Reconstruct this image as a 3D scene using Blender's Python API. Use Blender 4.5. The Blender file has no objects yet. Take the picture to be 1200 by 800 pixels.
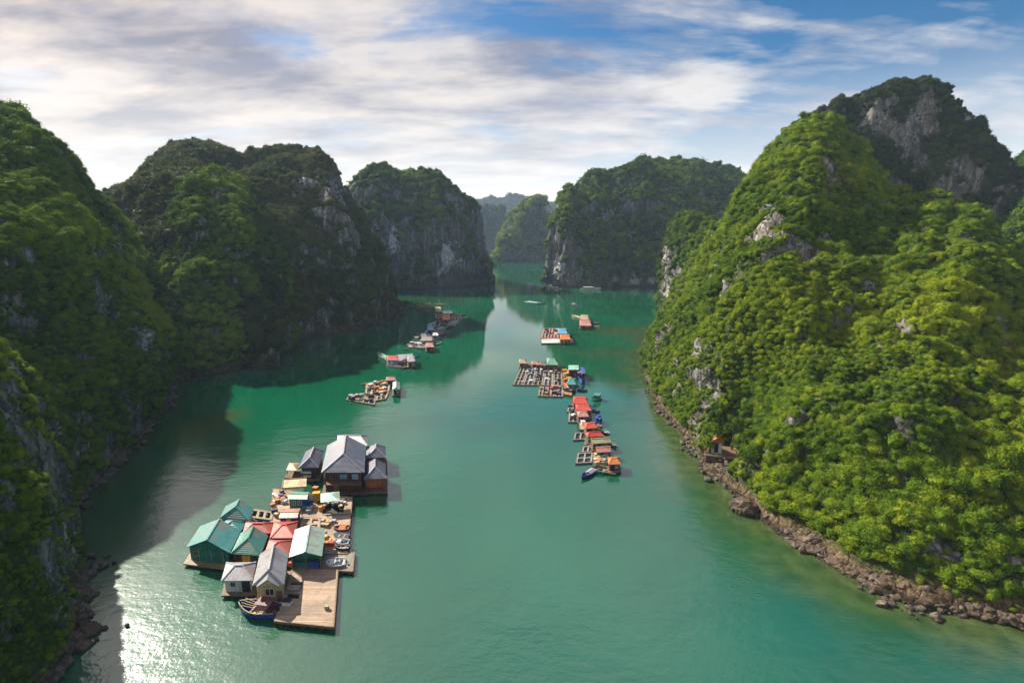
import bpy, bmesh, math, random
import numpy as np
from mathutils import Vector, Matrix

# ------------------------------------------------------------------ basics
S = bpy.context.scene
COL = S.collection
H = 50.0                      # height of the drone above the water
PITCH = math.radians(11.8)
F = 600.0                     # focal length in photograph pixels (1200 wide)
CP, SP = math.cos(PITCH), math.sin(PITCH)
SUN_AZ = math.radians(-52)    # clockwise from +Y (north)
SUN_EL = math.radians(36)
SUN = np.array([math.sin(SUN_AZ)*math.cos(SUN_EL), math.cos(SUN_AZ)*math.cos(SUN_EL), math.sin(SUN_EL)])

def ray(px, py):
    x = (px-600)/F; u = (400-py)/F
    return np.array([x, CP+u*SP, -SP+u*CP])
def gnd(px, py, z=0.0):
    d = ray(px, py); return np.array([0, 0, H]) + d*((z-H)/d[2])
def at(px, py, t):
    return np.array([0, 0, H]) + ray(px, py)*t
def to_px(P):
    P = np.asarray(P); y = P[..., 1]; z = P[..., 2]-H; x = P[..., 0]
    f = y*CP - z*SP; u = y*SP + z*CP
    f = np.where(f < 1, 1, f)
    return 600+F*x/f, 400-F*u/f

def tag(o, label=None, cat=None, group=None, kind=None):
    if label: o['label'] = label
    if cat: o['category'] = cat
    if group: o['group'] = group
    if kind: o['kind'] = kind
    return o

# ------------------------------------------------------------------ noise
_rng = np.random.RandomState(7)
_perm = _rng.permutation(256).astype(np.int64); _perm = np.concatenate([_perm, _perm, _perm])
_g = _rng.normal(size=(256, 3)); _g /= np.linalg.norm(_g, axis=1)[:, None]
def pnoise(P):
    P = np.asarray(P, dtype=np.float64); i = np.floor(P).astype(np.int64); f = P-i; i &= 255
    w = f*f*f*(f*(f*6-15)+10)
    out = 0
    for dx in (0, 1):
        hx = _perm[(i[..., 0]+dx) & 255]; wx = w[..., 0] if dx else 1-w[..., 0]
        for dy in (0, 1):
            hy = _perm[hx+((i[..., 1]+dy) & 255)]; wy = w[..., 1] if dy else 1-w[..., 1]
            for dz in (0, 1):
                g = _g[_perm[hy+((i[..., 2]+dz) & 255)] & 255]; wz = w[..., 2] if dz else 1-w[..., 2]
                d = g[..., 0]*(f[..., 0]-dx)+g[..., 1]*(f[..., 1]-dy)+g[..., 2]*(f[..., 2]-dz)
                out = out+wx*wy*wz*d
    return out*1.5
def fbm(P, o=4, gain=.5):
    P = np.asarray(P, dtype=float); a = 1; s = 0; n = 0
    for k in range(o):
        s = s+a*pnoise(P*(2.03**k)+k*17.3); n += a; a *= gain
    return s/n
def ridged(P, o=4):
    P = np.asarray(P, dtype=float); a = 1; s = 0; n = 0
    for k in range(o):
        s = s+a*(1-2*np.abs(pnoise(P*(2.03**k)+k*11.1))); n += a; a *= .5
    return s/n

# ------------------------------------------------------------------ material helper
class NT:
    def __init__(s, tree): s.t = tree; s.n = tree.nodes; s.l = tree.links
    def new(s, typ, **kw):
        n = s.n.new(typ)
        for k, v in kw.items():
            if k == 'ins':
                for kk, vv in v.items():
                    if hasattr(vv, 'is_output') or hasattr(vv, 'links'): s.l.new(vv, n.inputs[kk])
                    else: n.inputs[kk].default_value = vv
            else: setattr(n, k, v)
        return n
    def math(s, op, a, b=0.0, c=None, clamp=False):
        d = {0: a, 1: b}
        if c is not None: d[2] = c
        return s.new('ShaderNodeMath', operation=op, use_clamp=clamp, ins=d).outputs[0]
    def mix(s, f, a, b, typ='MIX'):
        n = s.n.new('ShaderNodeMix'); n.data_type = 'RGBA'; n.blend_type = typ
        for i, v in ((0, f), (6, a), (7, b)):
            if hasattr(v, 'links'): s.l.new(v, n.inputs[i])
            else: n.inputs[i].default_value = (v if i == 0 else (tuple(v)+(1,) if len(v) == 3 else v))
        return n.outputs[2]
    def ramp(s, f, stops, interp='LINEAR'):
        n = s.n.new('ShaderNodeValToRGB'); s.l.new(f, n.inputs[0]); r = n.color_ramp; r.interpolation = interp
        while len(r.elements) < len(stops): r.elements.new(.5)
        for e, (p, c) in zip(r.elements, stops):
            e.position = p; e.color = (c, c, c, 1) if not hasattr(c, '__len__') else tuple(c)+(1,)
        return n.outputs[0]
    def noise(s, vec, scale, detail=4, rough=.55, dist=0.0):
        n = s.new('ShaderNodeTexNoise', ins={'Scale': scale, 'Detail': detail, 'Roughness': rough, 'Distortion': dist})
        s.l.new(vec, n.inputs['Vector']); return n.outputs['Fac']
    def mapping(s, vec, scale=(1, 1, 1), rot=(0, 0, 0), loc=(0, 0, 0)):
        n = s.new('ShaderNodeMapping'); s.l.new(vec, n.inputs[0])
        n.inputs['Scale'].default_value = scale; n.inputs['Rotation'].default_value = rot; n.inputs['Location'].default_value = loc
        return n.outputs[0]
def material(name):
    m = bpy.data.materials.new(name); m.use_nodes = True
    t = NT(m.node_tree); t.n.clear()
    out = t.new('ShaderNodeOutputMaterial'); p = t.new('ShaderNodeBsdfPrincipled')
    t.l.new(p.outputs[0], out.inputs[0])
    return m, t, p

def mesh_np(name, V, Fc, mat=None, smooth=True, attrs=None):
    me = bpy.data.meshes.new(name)
    V = np.asarray(V, dtype=np.float32); Fc = np.asarray(Fc, dtype=np.int32); k = Fc.shape[1]
    me.vertices.add(len(V)); me.vertices.foreach_set('co', V.ravel())
    me.loops.add(Fc.size); me.loops.foreach_set('vertex_index', Fc.ravel())
    me.polygons.add(len(Fc)); me.polygons.foreach_set('loop_start', np.arange(0, Fc.size, k, dtype=np.int32))
    me.polygons.foreach_set('use_smooth', np.full(len(Fc), smooth, dtype=bool))
    for an, av in (attrs or {}).items():
        a = me.attributes.new(an, 'FLOAT', 'POINT'); a.data.foreach_set('value', np.asarray(av, dtype=np.float32).ravel())
    me.update(calc_edges=True)
    if mat: me.materials.append(mat)
    return me

# ------------------------------------------------------------------ camera, light, sky
cam = bpy.data.cameras.new('camera'); co = bpy.data.objects.new('camera', cam); COL.objects.link(co)
co.location = (0, 0, H); co.rotation_euler = (math.radians(90)-PITCH, 0, 0)
cam.sensor_width = 36; cam.sensor_fit = 'HORIZONTAL'; cam.lens = 18.0; cam.clip_start = .5; cam.clip_end = 30000
S.camera = co
sun = bpy.data.lights.new('sun', 'SUN'); so = bpy.data.objects.new('sun', sun); COL.objects.link(so)
sun.energy = SUN_STRENGTH = 5.0; sun.angle = math.radians(.53); sun.color = (1, .93, .80)
so.rotation_euler = Vector(-SUN).to_track_quat('-Z', 'Y').to_euler()

w = bpy.data.worlds.new('World'); S.world = w; w.use_nodes = True
t = NT(w.node_tree); t.n.clear()
out = t.new('ShaderNodeOutputWorld')
sky = t.new('ShaderNodeTexSky', sky_type='NISHITA', sun_disc=False, sun_elevation=SUN_EL, sun_rotation=SUN_AZ,
            altitude=0, air_density=1.0, dust_density=1.2, ozone_density=2.5)
hsv = t.new('ShaderNodeHueSaturation', ins={'Saturation': 1.6, 'Value': .70, 'Color': sky.outputs[0]})
bg = t.new('ShaderNodeBackground', ins={'Color': hsv.outputs[0], 'Strength': 0.07})
tc = t.new('ShaderNodeTexCoord')
sep = t.new('ShaderNodeSeparateXYZ'); t.l.new(tc.outputs['Generated'], sep.inputs[0])
zc = t.math('MAXIMUM', sep.outputs[2], 0.0)
den = t.math('ADD', zc, 0.16)
cx = t.math('DIVIDE', sep.outputs[0], den); cy = t.math('DIVIDE', sep.outputs[1], den)
cv = t.new('ShaderNodeCombineXYZ'); t.l.new(cx, cv.inputs[0]); t.l.new(cy, cv.inputs[1])
v1 = t.mapping(cv.outputs[0], scale=(.80, 1.15, 1), rot=(0, 0, math.radians(-20)), loc=(3.1, 1.7, 0))
n1 = t.noise(v1, 1.25, 10, .60, .25)
v2 = t.mapping(cv.outputs[0], scale=(.35, 1.9, 1), rot=(0, 0, math.radians(-24)), loc=(7.3, .4, 2))
n2 = t.noise(v2, 2.0, 8, .6, .2)
# more cloud to the left, less to the right
left = t.math('MULTIPLY_ADD', sep.outputs[0], -0.11, 0.015)
s_ = t.math('ADD', t.math('MULTIPLY', n1, .65), t.math('MULTIPLY', n2, .35))
s_ = t.math('ADD', s_, left)
mask = t.ramp(s_, [(.425, 0), (.47, .40), (.51, .85), (.58, 1)])
# thickness shading of the cloud: grey-blue thick parts, white thin parts
n3 = t.noise(t.mapping(cv.outputs[0], scale=(.7, 1.3, 1), loc=(1, 9, 5)), 2.2, 8, .6, .2)
# aureole round the sun
dt = t.new('ShaderNodeVectorMath', operation='DOT_PRODUCT'); t.l.new(tc.outputs['Generated'], dt.inputs[0]); dt.inputs[1].default_value = tuple(SUN)
aur = t.math('POWER', t.math('MAXIMUM', dt.outputs['Value'], 0), 5.0)
ccol = t.mix(t.ramp(n3, [(.38, 0), (.62, 1)]), (.34, .37, .50), (1.0, .98, .97))
ccol = t.mix(t.ramp(t.math('MULTIPLY_ADD', sep.outputs[0], -.8, .45), [(0, 0), (.85, 1)]), ccol, (1.0, .86, .74), 'MULTIPLY')
cstr = t.math('MULTIPLY_ADD', aur, .12, .44)
bgc = t.new('ShaderNodeBackground'); t.l.new(ccol, bgc.inputs[0]); t.l.new(cstr, bgc.inputs[1])
ms = t.new('ShaderNodeMixShader'); t.l.new(t.math('MULTIPLY', mask, .93), ms.inputs[0]); t.l.new(bg.outputs[0], ms.inputs[1]); t.l.new(bgc.outputs[0], ms.inputs[2])
# bright thin veil low over the horizon
veil = t.new('ShaderNodeBackground', ins={'Color': (1.0, .93, .86, 1), 'Strength': .85})
ms2 = t.new('ShaderNodeMixShader')
t.l.new(t.math('MULTIPLY', t.ramp(zc, [(0, 1), (.05, .85), (.13, .35), (.27, 0)]), .9), ms2.inputs[0])
t.l.new(ms.outputs[0], ms2.inputs[1]); t.l.new(veil.outputs[0], ms2.inputs[2])
t.l.new(ms2.outputs[0], out.inputs[0])

S.view_settings.view_transform = 'Standard'; S.view_settings.look = 'None'; S.view_settings.gamma = 1
S.view_settings.exposure = 1.05; S.view_settings.use_curve_mapping = False
S.cycles.use_denoising = True
try: S.cycles.denoiser = 'OPENIMAGEDENOISE'
except Exception: pass
S.cycles.max_bounces = 5; S.cycles.diffuse_bounces = 2; S.cycles.glossy_bounces = 3; S.cycles.transmission_bounces = 2; S.cycles.volume_bounces = 0
S.cycles.transparent_max_bounces = 4; S.cycles.sample_clamp_indirect = 6
S.cycles.caustics_reflective = False; S.cycles.caustics_refractive = False

# ------------------------------------------------------------------ materials of the land
def rock_material(name, tint=(1, 1, 1), green=(.045, .080, .010)):
    m, t, p = material(name)
    g = t.new('ShaderNodeNewGeometry'); pos = g.outputs['Position']
    rk = t.new('ShaderNodeAttribute', attribute_name='rock').outputs['Fac']
    wt = t.new('ShaderNodeAttribute', attribute_name='height').outputs['Fac']
    vs = t.mapping(pos, scale=(1, 1, .16))
    a = t.noise(vs, .35, 8, .65, .6); b = t.noise(vs, .09, 5, .6, .3); c = t.noise(pos, .8, 6, .65)
    col = t.ramp(a, [(.33, (.035, .034, .036)), (.45, (.12, .115, .11)), (.56, (.26, .245, .235)), (.68, (.50, .47, .44))])
    col = t.mix(t.math('MULTIPLY', t.ramp(b, [(.50, 0), (.62, 1)]), .35), col, (.26, .20, .13))
    col = t.mix(t.ramp(c, [(.40, .0), (.62, .45)]), col, (.06, .058, .055))
    pa = t.new('ShaderNodeAttribute', attribute_name='pale').outputs['Fac']   # fresh scars of pale limestone
    col = t.mix(t.math('MULTIPLY', t.ramp(t.math('ADD', pa, t.math('MULTIPLY_ADD', a, 1.6, -.9)), [(.25, 0), (.6, 1)]), t.math('MINIMUM', t.math('MULTIPLY', pa, 2.), .9)), col, (.62, .59, .56))
    vo = t.new('ShaderNodeTexVoronoi', feature='DISTANCE_TO_EDGE', ins={'Scale': .42}); dv_ = t.new('ShaderNodeVectorMath', operation='ADD'); t.l.new(t.mapping(pos, scale=(1, 1, .35)), dv_.inputs[0])
    nz = t.new('ShaderNodeTexNoise', ins={'Scale': .6, 'Detail': 4}); t.l.new(pos, nz.inputs['Vector']); t.l.new(nz.outputs['Color'], dv_.inputs[1]); t.l.new(dv_.outputs[0], vo.inputs['Vector'])
    crack = t.ramp(vo.outputs['Distance'], [(0, 1), (.07, .25), (.16, 0)])
    col = t.mix(t.math('MULTIPLY', crack, .8), col, (.03, .03, .03))
    col = t.mix(1.0, col, tint, 'MULTIPLY')
    gc = t.mix(t.ramp(c, [(.35, 0), (.65, 1)]), tuple(x*.55 for x in green), green)
    k = t.math('ADD', rk, t.math('MULTIPLY_ADD', c, .5, -.25))
    k = t.ramp(k, [(.40, 0), (.55, 1)])
    col = t.mix(k, gc, col)
    # tide band: brown oyster rock above the waterline, wet dark notch at it
    hz = t.math('ADD', wt, t.math('MULTIPLY_ADD', c, 3.0, -1.5))
    band = t.ramp(t.math('DIVIDE', hz, 10.0), [(.0, 1), (.16, 1), (.30, 0)])
    bc = t.ramp(t.noise(pos, 1.3, 6, .7), [(.35, (.022, .017, .012)), (.5, (.09, .062, .036)), (.70, (.26, .19, .12))])
    col = t.mix(band, col, bc)
    col = t.mix(t.ramp(t.math('DIVIDE', hz, 10.0), [(.0, .8), (.07, .8), (.11, 0)]), col, (.02, .018, .014))
    t.l.new(col, p.inputs['Base Color']); p.inputs['Roughness'].default_value = .85
    p.inputs['Specular IOR Level'].default_value = .1
    bm = t.new('ShaderNodeBump', ins={'Strength': .8, 'Distance': .8}); t.l.new(t.math('SUBTRACT', t.math('ADD', a, t.math('MULTIPLY', c, .7)), t.math('MULTIPLY', crack, .4)), bm.inputs['Height'])
    t.l.new(bm.outputs[0], p.inputs['Normal'])
    return m
def leaf_material(name, dark, mid, lite):
    m, t, p = material(name)
    g = t.new('ShaderNodeNewGeometry')
    tint = t.new('ShaderNodeAttribute', attribute_name='tint', attribute_type='INSTANCER').outputs['Fac']
    tg = t.new('ShaderNodeAttribute', attribute_name='leafvar').outputs['Fac']
    f = t.math('ADD', t.math('MULTIPLY', tint, .8), t.math('MULTIPLY', tg, .25))
    col = t.ramp(f, [(.08, dark), (.5, mid), (.95, lite)])
    t.l.new(col, p.inputs['Base Color']); p.inputs['Roughness'].default_value = .75
    p.inputs['Specular IOR Level'].default_value = .12
    tr = t.new('ShaderNodeBsdfTranslucent'); t.l.new(t.mix(1, col, (.9, 1.0, .35), 'MULTIPLY'), tr.inputs[0])
    mx = t.new('ShaderNodeMixShader', ins={0: .28}); t.l.new(p.outputs[0], mx.inputs[1]); t.l.new(tr.outputs[0], mx.inputs[2])
    t.l.new(mx.outputs[0], t.n['Material Output'].inputs[0])
    return m
M_ROCK = rock_material('limestone')
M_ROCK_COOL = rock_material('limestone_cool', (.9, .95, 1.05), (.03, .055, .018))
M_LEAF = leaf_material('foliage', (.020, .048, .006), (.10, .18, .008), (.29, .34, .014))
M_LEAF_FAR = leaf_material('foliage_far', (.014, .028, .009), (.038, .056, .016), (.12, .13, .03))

# ------------------------------------------------------------------ crowns for the forest cover
def crown_mesh(name, seed, mat, n=130, flat=.8, leaf=.20, spike=.0):
    r = np.random.RandomState(seed)
    d = r.normal(size=(n, 3)); d[:, 2] = np.abs(d[:, 2])*1.0-.25; d /= np.linalg.norm(d, axis=1)[:, None]
    lump = 1+.45*pnoise(d*1.7+seed*3.3)+.18*pnoise(d*4+seed)
    rad = lump*r.uniform(.72, 1.08, n); c = d*rad[:, None]*np.array([1, 1, flat])
    nn = d+r.normal(size=(n, 3))*.55+np.array([0, 0, .35]); nn /= np.linalg.norm(nn, axis=1)[:, None]
    a = np.cross(nn, r.normal(size=(n, 3))); a /= np.linalg.norm(a, axis=1)[:, None]; b = np.cross(nn, a)
    s = (leaf*r.uniform(.6, 1.35, n))[:, None]
    V = np.stack([c-a*s, c-b*s*.62, c+a*s, c+b*s*.62], 1); V[:, 2] -= nn*s*.25; V[:, 0] -= nn*s*.25
    V = V.reshape(-1, 3); Fc = np.arange(n*4).reshape(n, 4)
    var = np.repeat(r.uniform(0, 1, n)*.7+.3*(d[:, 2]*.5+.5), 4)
    # leafy inner mass
    bm = bmesh.new(); bmesh.ops.create_icosphere(bm, subdivisions=2, radius=1)
    iv = np.array([v.co[:] for v in bm.verts]); it = np.array([[v.index for v in f.verts] for f in bm.faces]); bm.free()
    dn = iv/np.linalg.norm(iv, axis=1)[:, None]
    iv = dn*(.78*(1+.45*pnoise(dn*1.7+seed*3.3)+.18*pnoise(dn*4+seed)))[:, None]*np.array([1, 1, flat])
    # triangles of the mass as degenerate-free quads are not needed: build two meshes and merge through python lists
    me = bpy.data.meshes.new(name)
    base = len(V); verts = [tuple(x) for x in V]+[tuple(x) for x in iv]
    faces = [tuple(x) for x in Fc]+[tuple(int(q)+base for q in x) for x in it]
    me.from_pydata(verts, [], faces); me.update()
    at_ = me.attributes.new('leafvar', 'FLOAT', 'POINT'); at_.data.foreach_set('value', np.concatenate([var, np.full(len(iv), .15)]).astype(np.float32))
    me.materials.append(mat)
    return me
def crown_set(name, mat, specs):
    c = bpy.data.collections.new(name)
    for k, (seed, n, flat, leaf) in enumerate(specs):
        o = bpy.data.objects.new('%s_%d' % (name, k), crown_mesh('crown', seed, mat, n, flat, leaf)); c.objects.link(o)
    return c
CROWN_NEAR = crown_set('crowns', M_LEAF, [(1, 420, .9, .095), (2, 380, .75, .10), (3, 440, 1.1, .09), (4, 300, .65, .12), (5, 400, .95, .10)])
CROWN_MID = crown_set('crowns_dim', M_LEAF, [(11, 170, .9, .15), (12, 150, .75, .16), (13, 180, 1.05, .14)])
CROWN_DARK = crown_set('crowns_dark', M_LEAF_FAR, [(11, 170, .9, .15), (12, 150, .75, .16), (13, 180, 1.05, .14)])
CROWN_FARG = crown_set('crowns_far_green', M_LEAF, [(21, 60, .85, .30), (22, 55, .7, .30), (23, 60, 1.0, .28)])
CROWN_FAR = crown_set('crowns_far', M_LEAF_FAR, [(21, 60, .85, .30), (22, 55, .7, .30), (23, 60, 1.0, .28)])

def forest(name, P, tint, size, coll, label, rng):
    """one ground-cover object: a vertex cloud that carries leafy crowns"""
    me = bpy.data.meshes.new(name); n = len(P)
    me.vertices.add(n); me.vertices.foreach_set('co', P.astype(np.float32).ravel())
    for an, av in (('tint', tint),):
        a = me.attributes.new(an, 'FLOAT', 'POINT'); a.data.foreach_set('value', av.astype(np.float32))
    a = me.attributes.new('scl', 'FLOAT_VECTOR', 'POINT')
    sc = size[:, None]*np.stack([rng.uniform(.8, 1.25, n), rng.uniform(.8, 1.25, n), rng.uniform(.75, 1.3, n)], 1)
    a.data.foreach_set('vector', sc.astype(np.float32).ravel())
    a = me.attributes.new('rotv', 'FLOAT_VECTOR', 'POINT')
    ro = np.stack([rng.uniform(-.35, .35, n), rng.uniform(-.35, .35, n), rng.uniform(0, 6.28, n)], 1)
    a.data.foreach_set('vector', ro.astype(np.float32).ravel())
    me.update()
    o = bpy.data.objects.new(name, me); COL.objects.link(o)
    g = bpy.data.node_groups.new(name, 'GeometryNodeTree')
    g.interface.new_socket('Geometry', in_out='INPUT', socket_type='NodeSocketGeometry')
    g.interface.new_socket('Geometry', in_out='OUTPUT', socket_type='NodeSocketGeometry')
    gi = g.nodes.new('NodeGroupInput'); go = g.nodes.new('NodeGroupOutput')
    ip = g.nodes.new('GeometryNodeInstanceOnPoints'); ci = g.nodes.new('GeometryNodeCollectionInfo')
    ci.inputs['Collection'].default_value = coll; ci.inputs['Separate Children'].default_value = True; ci.inputs['Reset Children'].default_value = True
    def named(nm, ty):
        q = g.nodes.new('GeometryNodeInputNamedAttribute'); q.data_type = ty; q.inputs['Name'].default_value = nm
        return q.outputs['Attribute']
    g.links.new(gi.outputs[0], ip.inputs['Points']); g.links.new(ci.outputs[0], ip.inputs['Instance'])
    ip.inputs['Pick Instance'].default_value = True
    ri = g.nodes.new('FunctionNodeRandomValue'); ri.data_type = 'INT'; ri.inputs['Min'].default_value = 0; ri.inputs['Max'].default_value = 50
    g.links.new([x for x in ri.outputs if x.enabled][0] if any(x.enabled for x in ri.outputs) else ri.outputs[2], ip.inputs['Instance Index'])
    g.links.new(named('rotv', 'FLOAT_VECTOR'), ip.inputs['Rotation']); g.links.new(named('scl', 'FLOAT_VECTOR'), ip.inputs['Scale'])
    g.links.new(ip.outputs[0], go.inputs[0])
    md = o.modifiers.new('cover', 'NODES'); md.node_group = g
    tag(o, label, 'forest', kind='stuff')
    return o

_t = gnd(846, 546)
CLEAR = [(_t[0]+.5, _t[1]+1.5, 4.8), (_t[0]+.5, _t[1]-3.5, 4.8), (_t[0]-3, _t[1]-3., 4.5)]; CARVE = [(_t[0]+.5, _t[1]+2.2, 4.6), (_t[0]-1, _t[1]-3, 4.)]    # the terrace and the bank below it stay free of trees
# ------------------------------------------------------------------ karst hills
def spline(u, K, k):
    """cubic interpolation (monotone-ish) of rows K at knots k"""
    K = np.asarray(K); m = np.gradient(K, k, axis=0)
    d = np.diff(K, axis=0)/np.diff(k)[:, None]
    for i in range(1, len(k)-1):
        s = d[i-1]*d[i]; m[i] = np.where(s > 0, np.sign(d[i])*np.minimum(np.abs(m[i]), 2.2*np.minimum(np.abs(d[i-1]), np.abs(d[i]))), 0)
    m[0] = d[0]; m[-1] = d[-1]
    i = np.clip(np.searchsorted(k, u, side='right')-1, 0, len(k)-2); h = (k[i+1]-k[i])
    s = ((u-k[i])/h)[:, None]; h = h[:, None]
    return (2*s**3-3*s**2+1)*K[i]+(s**3-2*s**2+s)*h*m[i]+(-2*s**3+3*s**2)*K[i+1]+(s**3-s**2)*h*m[i+1]

def hill(name, cols, back, res, seed, ell=.75, big=6., bigs=38., rib=2.5, ribs=10., fine=1., fines=4.,
         mat=None, patches=(), rock_bias=0.0, crown=None, dens=.12, size=(1.4, 2.8), label='', treelabel='', tint=(.5, .25), tintpatch=(), shore_keep=.25, maxv=700000, green_scale=45., backdir=None, steep=.45, under=0, pale=()):
    rng = np.random.RandomState(seed)
    Sx = np.array([gnd(c[0], c[1]) for c in cols]); Rx = np.array([at(c[2], c[3], c[4]) for c in cols])
    mid = (Sx+Rx)/2; L = np.linalg.norm(np.diff(mid, axis=0), axis=1)+1e-3; k = np.concatenate([[0], np.cumsum(L)])
    nu = int(k[-1]/res)+2; u = np.linspace(0, k[-1], nu)
    K = spline(u, np.concatenate([Sx, Rx], 1), k); Sh, Ri = K[:, :3], K[:, 3:]; Ri[:, 2] = np.maximum(Ri[:, 2], .3); Sh[:, 2] = 0
    tg = np.gradient(Ri[:, :2]+Sh[:, :2], axis=0); ker = np.ones(max(3, nu//6)); ker /= len(ker)
    pad = len(ker); tg = np.stack([np.convolve(np.pad(tg[:, i], pad, mode='edge'), ker, 'same')[pad:-pad] for i in (0, 1)], 1)
    nb_ = np.stack([-tg[:, 1], tg[:, 0]], 1); nb_ /= np.linalg.norm(nb_, axis=1)[:, None]+1e-9
    mean = (Ri[:, :2]-Sh[:, :2]).sum(0); nb_ *= np.sign((nb_.sum(0)*mean).sum()) or 1
    if backdir is not None: nb_ = nb_*.3+np.array(backdir)*.7; nb_ /= np.linalg.norm(nb_, axis=1)[:, None]
    hm = Ri[:, 2].max(); th = back*(.30+.70*Ri[:, 2]/hm)
    Bk = np.concatenate([Ri[:, :2]+nb_*th[:, None], np.full((nu, 1), -8.)], 1)
    d1 = np.median(np.linalg.norm(Ri-Sh, axis=1))*1.15; nf = max(8, int(d1/res)); nk = max(5, int(np.hypot(back, hm)/(res*3)))
    v = np.linspace(0, 1, nf)[None, :, None]
    e = ell; fh = (1-e)*v+e*(1-np.cos(v*math.pi/2)); fz = (1-e)*v+e*np.sin(v*math.pi/2)
    P = np.concatenate([Sh[:, None, :2]*(1-fh)+Ri[:, None, :2]*fh, Ri[:, None, 2:]*fz], 2)
    v2 = np.linspace(0, 1, nk+1)[None, 1:, None]; fh2 = .5*v2+.5*np.sin(v2*math.pi/2); fz2 = .5*v2+.5*(1-np.cos(v2*math.pi/2))
    B = np.concatenate([Ri[:, None, :2]*(1-fh2)+Bk[:, None, :2]*fh2, Ri[:, None, 2:]*(1-fz2)+Bk[:, None, 2:]*fz2], 2)
    # skirt below the water in front
    sk = Sh[:, None, :].repeat(1, 1).copy(); sk[:, 0, :2] -= nb_*2.0; sk[:, 0, 2] = -8
    P = np.concatenate([sk, P, B], 1); nv = P.shape[1]
    du = np.gradient(P, axis=0); dv = np.gradient(P, axis=1); N = np.cross(du, dv)
    N /= np.linalg.norm(N, axis=2)[..., None]+1e-9
    up = np.sign(np.nanmean(N[:, nf//2:nf, 2])) or 1; N *= up
    z = P[..., 2]; fade = shore_keep+(1-shore_keep)*np.clip(z/14, 0, 1)
    off = seed*31.7
    D = big*fbm(P/bigs+off, 3)*1.6
    D += rib*ridged(np.stack([P[..., 0]/ribs, P[..., 1]/ribs, z/(ribs*4)], -1)+off, 3)
    D += fine*fbm(P/fines+off*2, 3)*1.8
    hmk = np.clip(Ri[:, 2]/(.25*hm), 0.1, 1)[:, None]
    P = P+N*(D*fade*hmk)[..., None]
    # bring the skyline of the displaced mass back to its surveyed height
    Rpx, Rpy = to_px(Ri); srt = np.argsort(Rpx)
    for it in range(4):
        qx, qy = to_px(P); j = np.argmin(np.where(P[..., 2] > 3, qy, 1e9), axis=1); ii = np.arange(nu)
        x_, y_, z_ = P[ii, j, 0], P[ii, j, 1], P[ii, j, 2]
        tp = np.interp(qx[ii, j], Rpx[srt], Rpy[srt])+size[1]*.75*F/np.maximum(y_, 30)
        uu = (400-tp)/F; zz = H+y_*(uu*CP-SP)/(CP+uu*SP)
        r = np.where(z_ > 4, np.clip(zz/np.maximum(z_, 4), .6, 1.25), 1.0)
        kk = max(3, int(round(14/res))); kk += 1-kk % 2
        r = np.convolve(np.pad(r, kk//2, mode='edge'), np.ones(kk)/kk, 'valid')
        P[..., 2] = np.where(P[..., 2] > 0, P[..., 2]*r[:, None], P[..., 2])
    for (a, b, c) in CARVE:
        d_ = np.hypot(P[..., 0]-a, P[..., 1]-b); P[..., 2] = np.minimum(P[..., 2], 1.0+np.maximum(0, d_-c)*2.0)
    # normals again, and the rock mask
    du = np.gradient(P, axis=0); dv = np.gradient(P, axis=1); N = np.cross(du, dv)*up
    A = np.linalg.norm(N, axis=2); N /= A[..., None]+1e-9; z = P[..., 2]
    rk = .32+rock_bias+.62*fbm(np.stack([P[..., 0]/11, P[..., 1]/11, z/22], -1)+off, 5, .6)*1.6+steep*(0.45-np.clip(N[..., 2], -.2, 1))
    qx, qy = to_px(P)
    for (a, b, ra, rb, st) in patches:
        rk += st*np.exp(-(((qx-a)/ra)**2+((qy-b)/rb)**2))
    rk = np.clip(rk, 0, 1)
    # bare rock is cut back into vertical flutes and ledges
    cut = np.clip((rk-.42)/.2, 0, 1)*np.clip(z/6, 0, 1)
    rg = ridged(np.stack([P[..., 0]/(fines*1.1), P[..., 1]/(fines*1.1), z/(fines*4)], -1)+off*3, 4)
    P = P+N*((rg-.6)*fine*1.7*cut)[..., None]
    du = np.gradient(P, axis=0); dv = np.gradient(P, axis=1); N = np.cross(du, dv)*up
    A = np.linalg.norm(N, axis=2); N /= A[..., None]+1e-9; z = P[..., 2]
    pl = np.zeros_like(z)
    for (a, b, ra, rb, st) in pale: pl += st*np.exp(-(((qx-a)/ra)**2+((qy-b)/rb)**2)**1.5)
    idx = np.arange(nu*nv).reshape(nu, nv)
    Fc = np.stack([idx[:-1, :-1], idx[1:, :-1], idx[1:, 1:], idx[:-1, 1:]], -1).reshape(-1, 4)
    if up < 0: Fc = Fc[:, ::-1]
    me = mesh_np(name, P.reshape(-1, 3), Fc, mat or M_ROCK, True, {'rock': rk.ravel(), 'height': z.ravel(), 'pale': pl.ravel()})
    o = bpy.data.objects.new(name, me); COL.objects.link(o); tag(o, label, 'hill', kind='structure')
    if crown is not None:
        a_ = A[:-1, :-1]; zc = z[:-1, :-1]; rc = rk[:-1, :-1]
        cover = np.clip((.60-rc)/.12, 0, 1)+.22*(rc > .55)
        lo = 3.2+2.2*fbm(P[:-1, :-1]/9+off, 2); cover = cover*(zc > lo-.9)
        for (a, b, c) in CLEAR: cover = cover*(np.hypot(P[:-1, :-1, 0]-a, P[:-1, :-1, 1]-b) > c)
        ex = a_*dens*cover; ex[:, nf+nk//3:] *= .35
        if under:
            fd = np.clip(np.linalg.norm(P[:-1, :-1]-np.array([0, 0, H]), axis=2)/230, .58, 1); ex = ex/fd**2
        cnt = rng.poisson(ex); ii, jj = np.nonzero(cnt); rep = cnt[ii, jj]; ii = np.repeat(ii, rep); jj = np.repeat(jj, rep)
        r1, r2 = rng.uniform(0, 1, (2, len(ii), 1))
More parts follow.
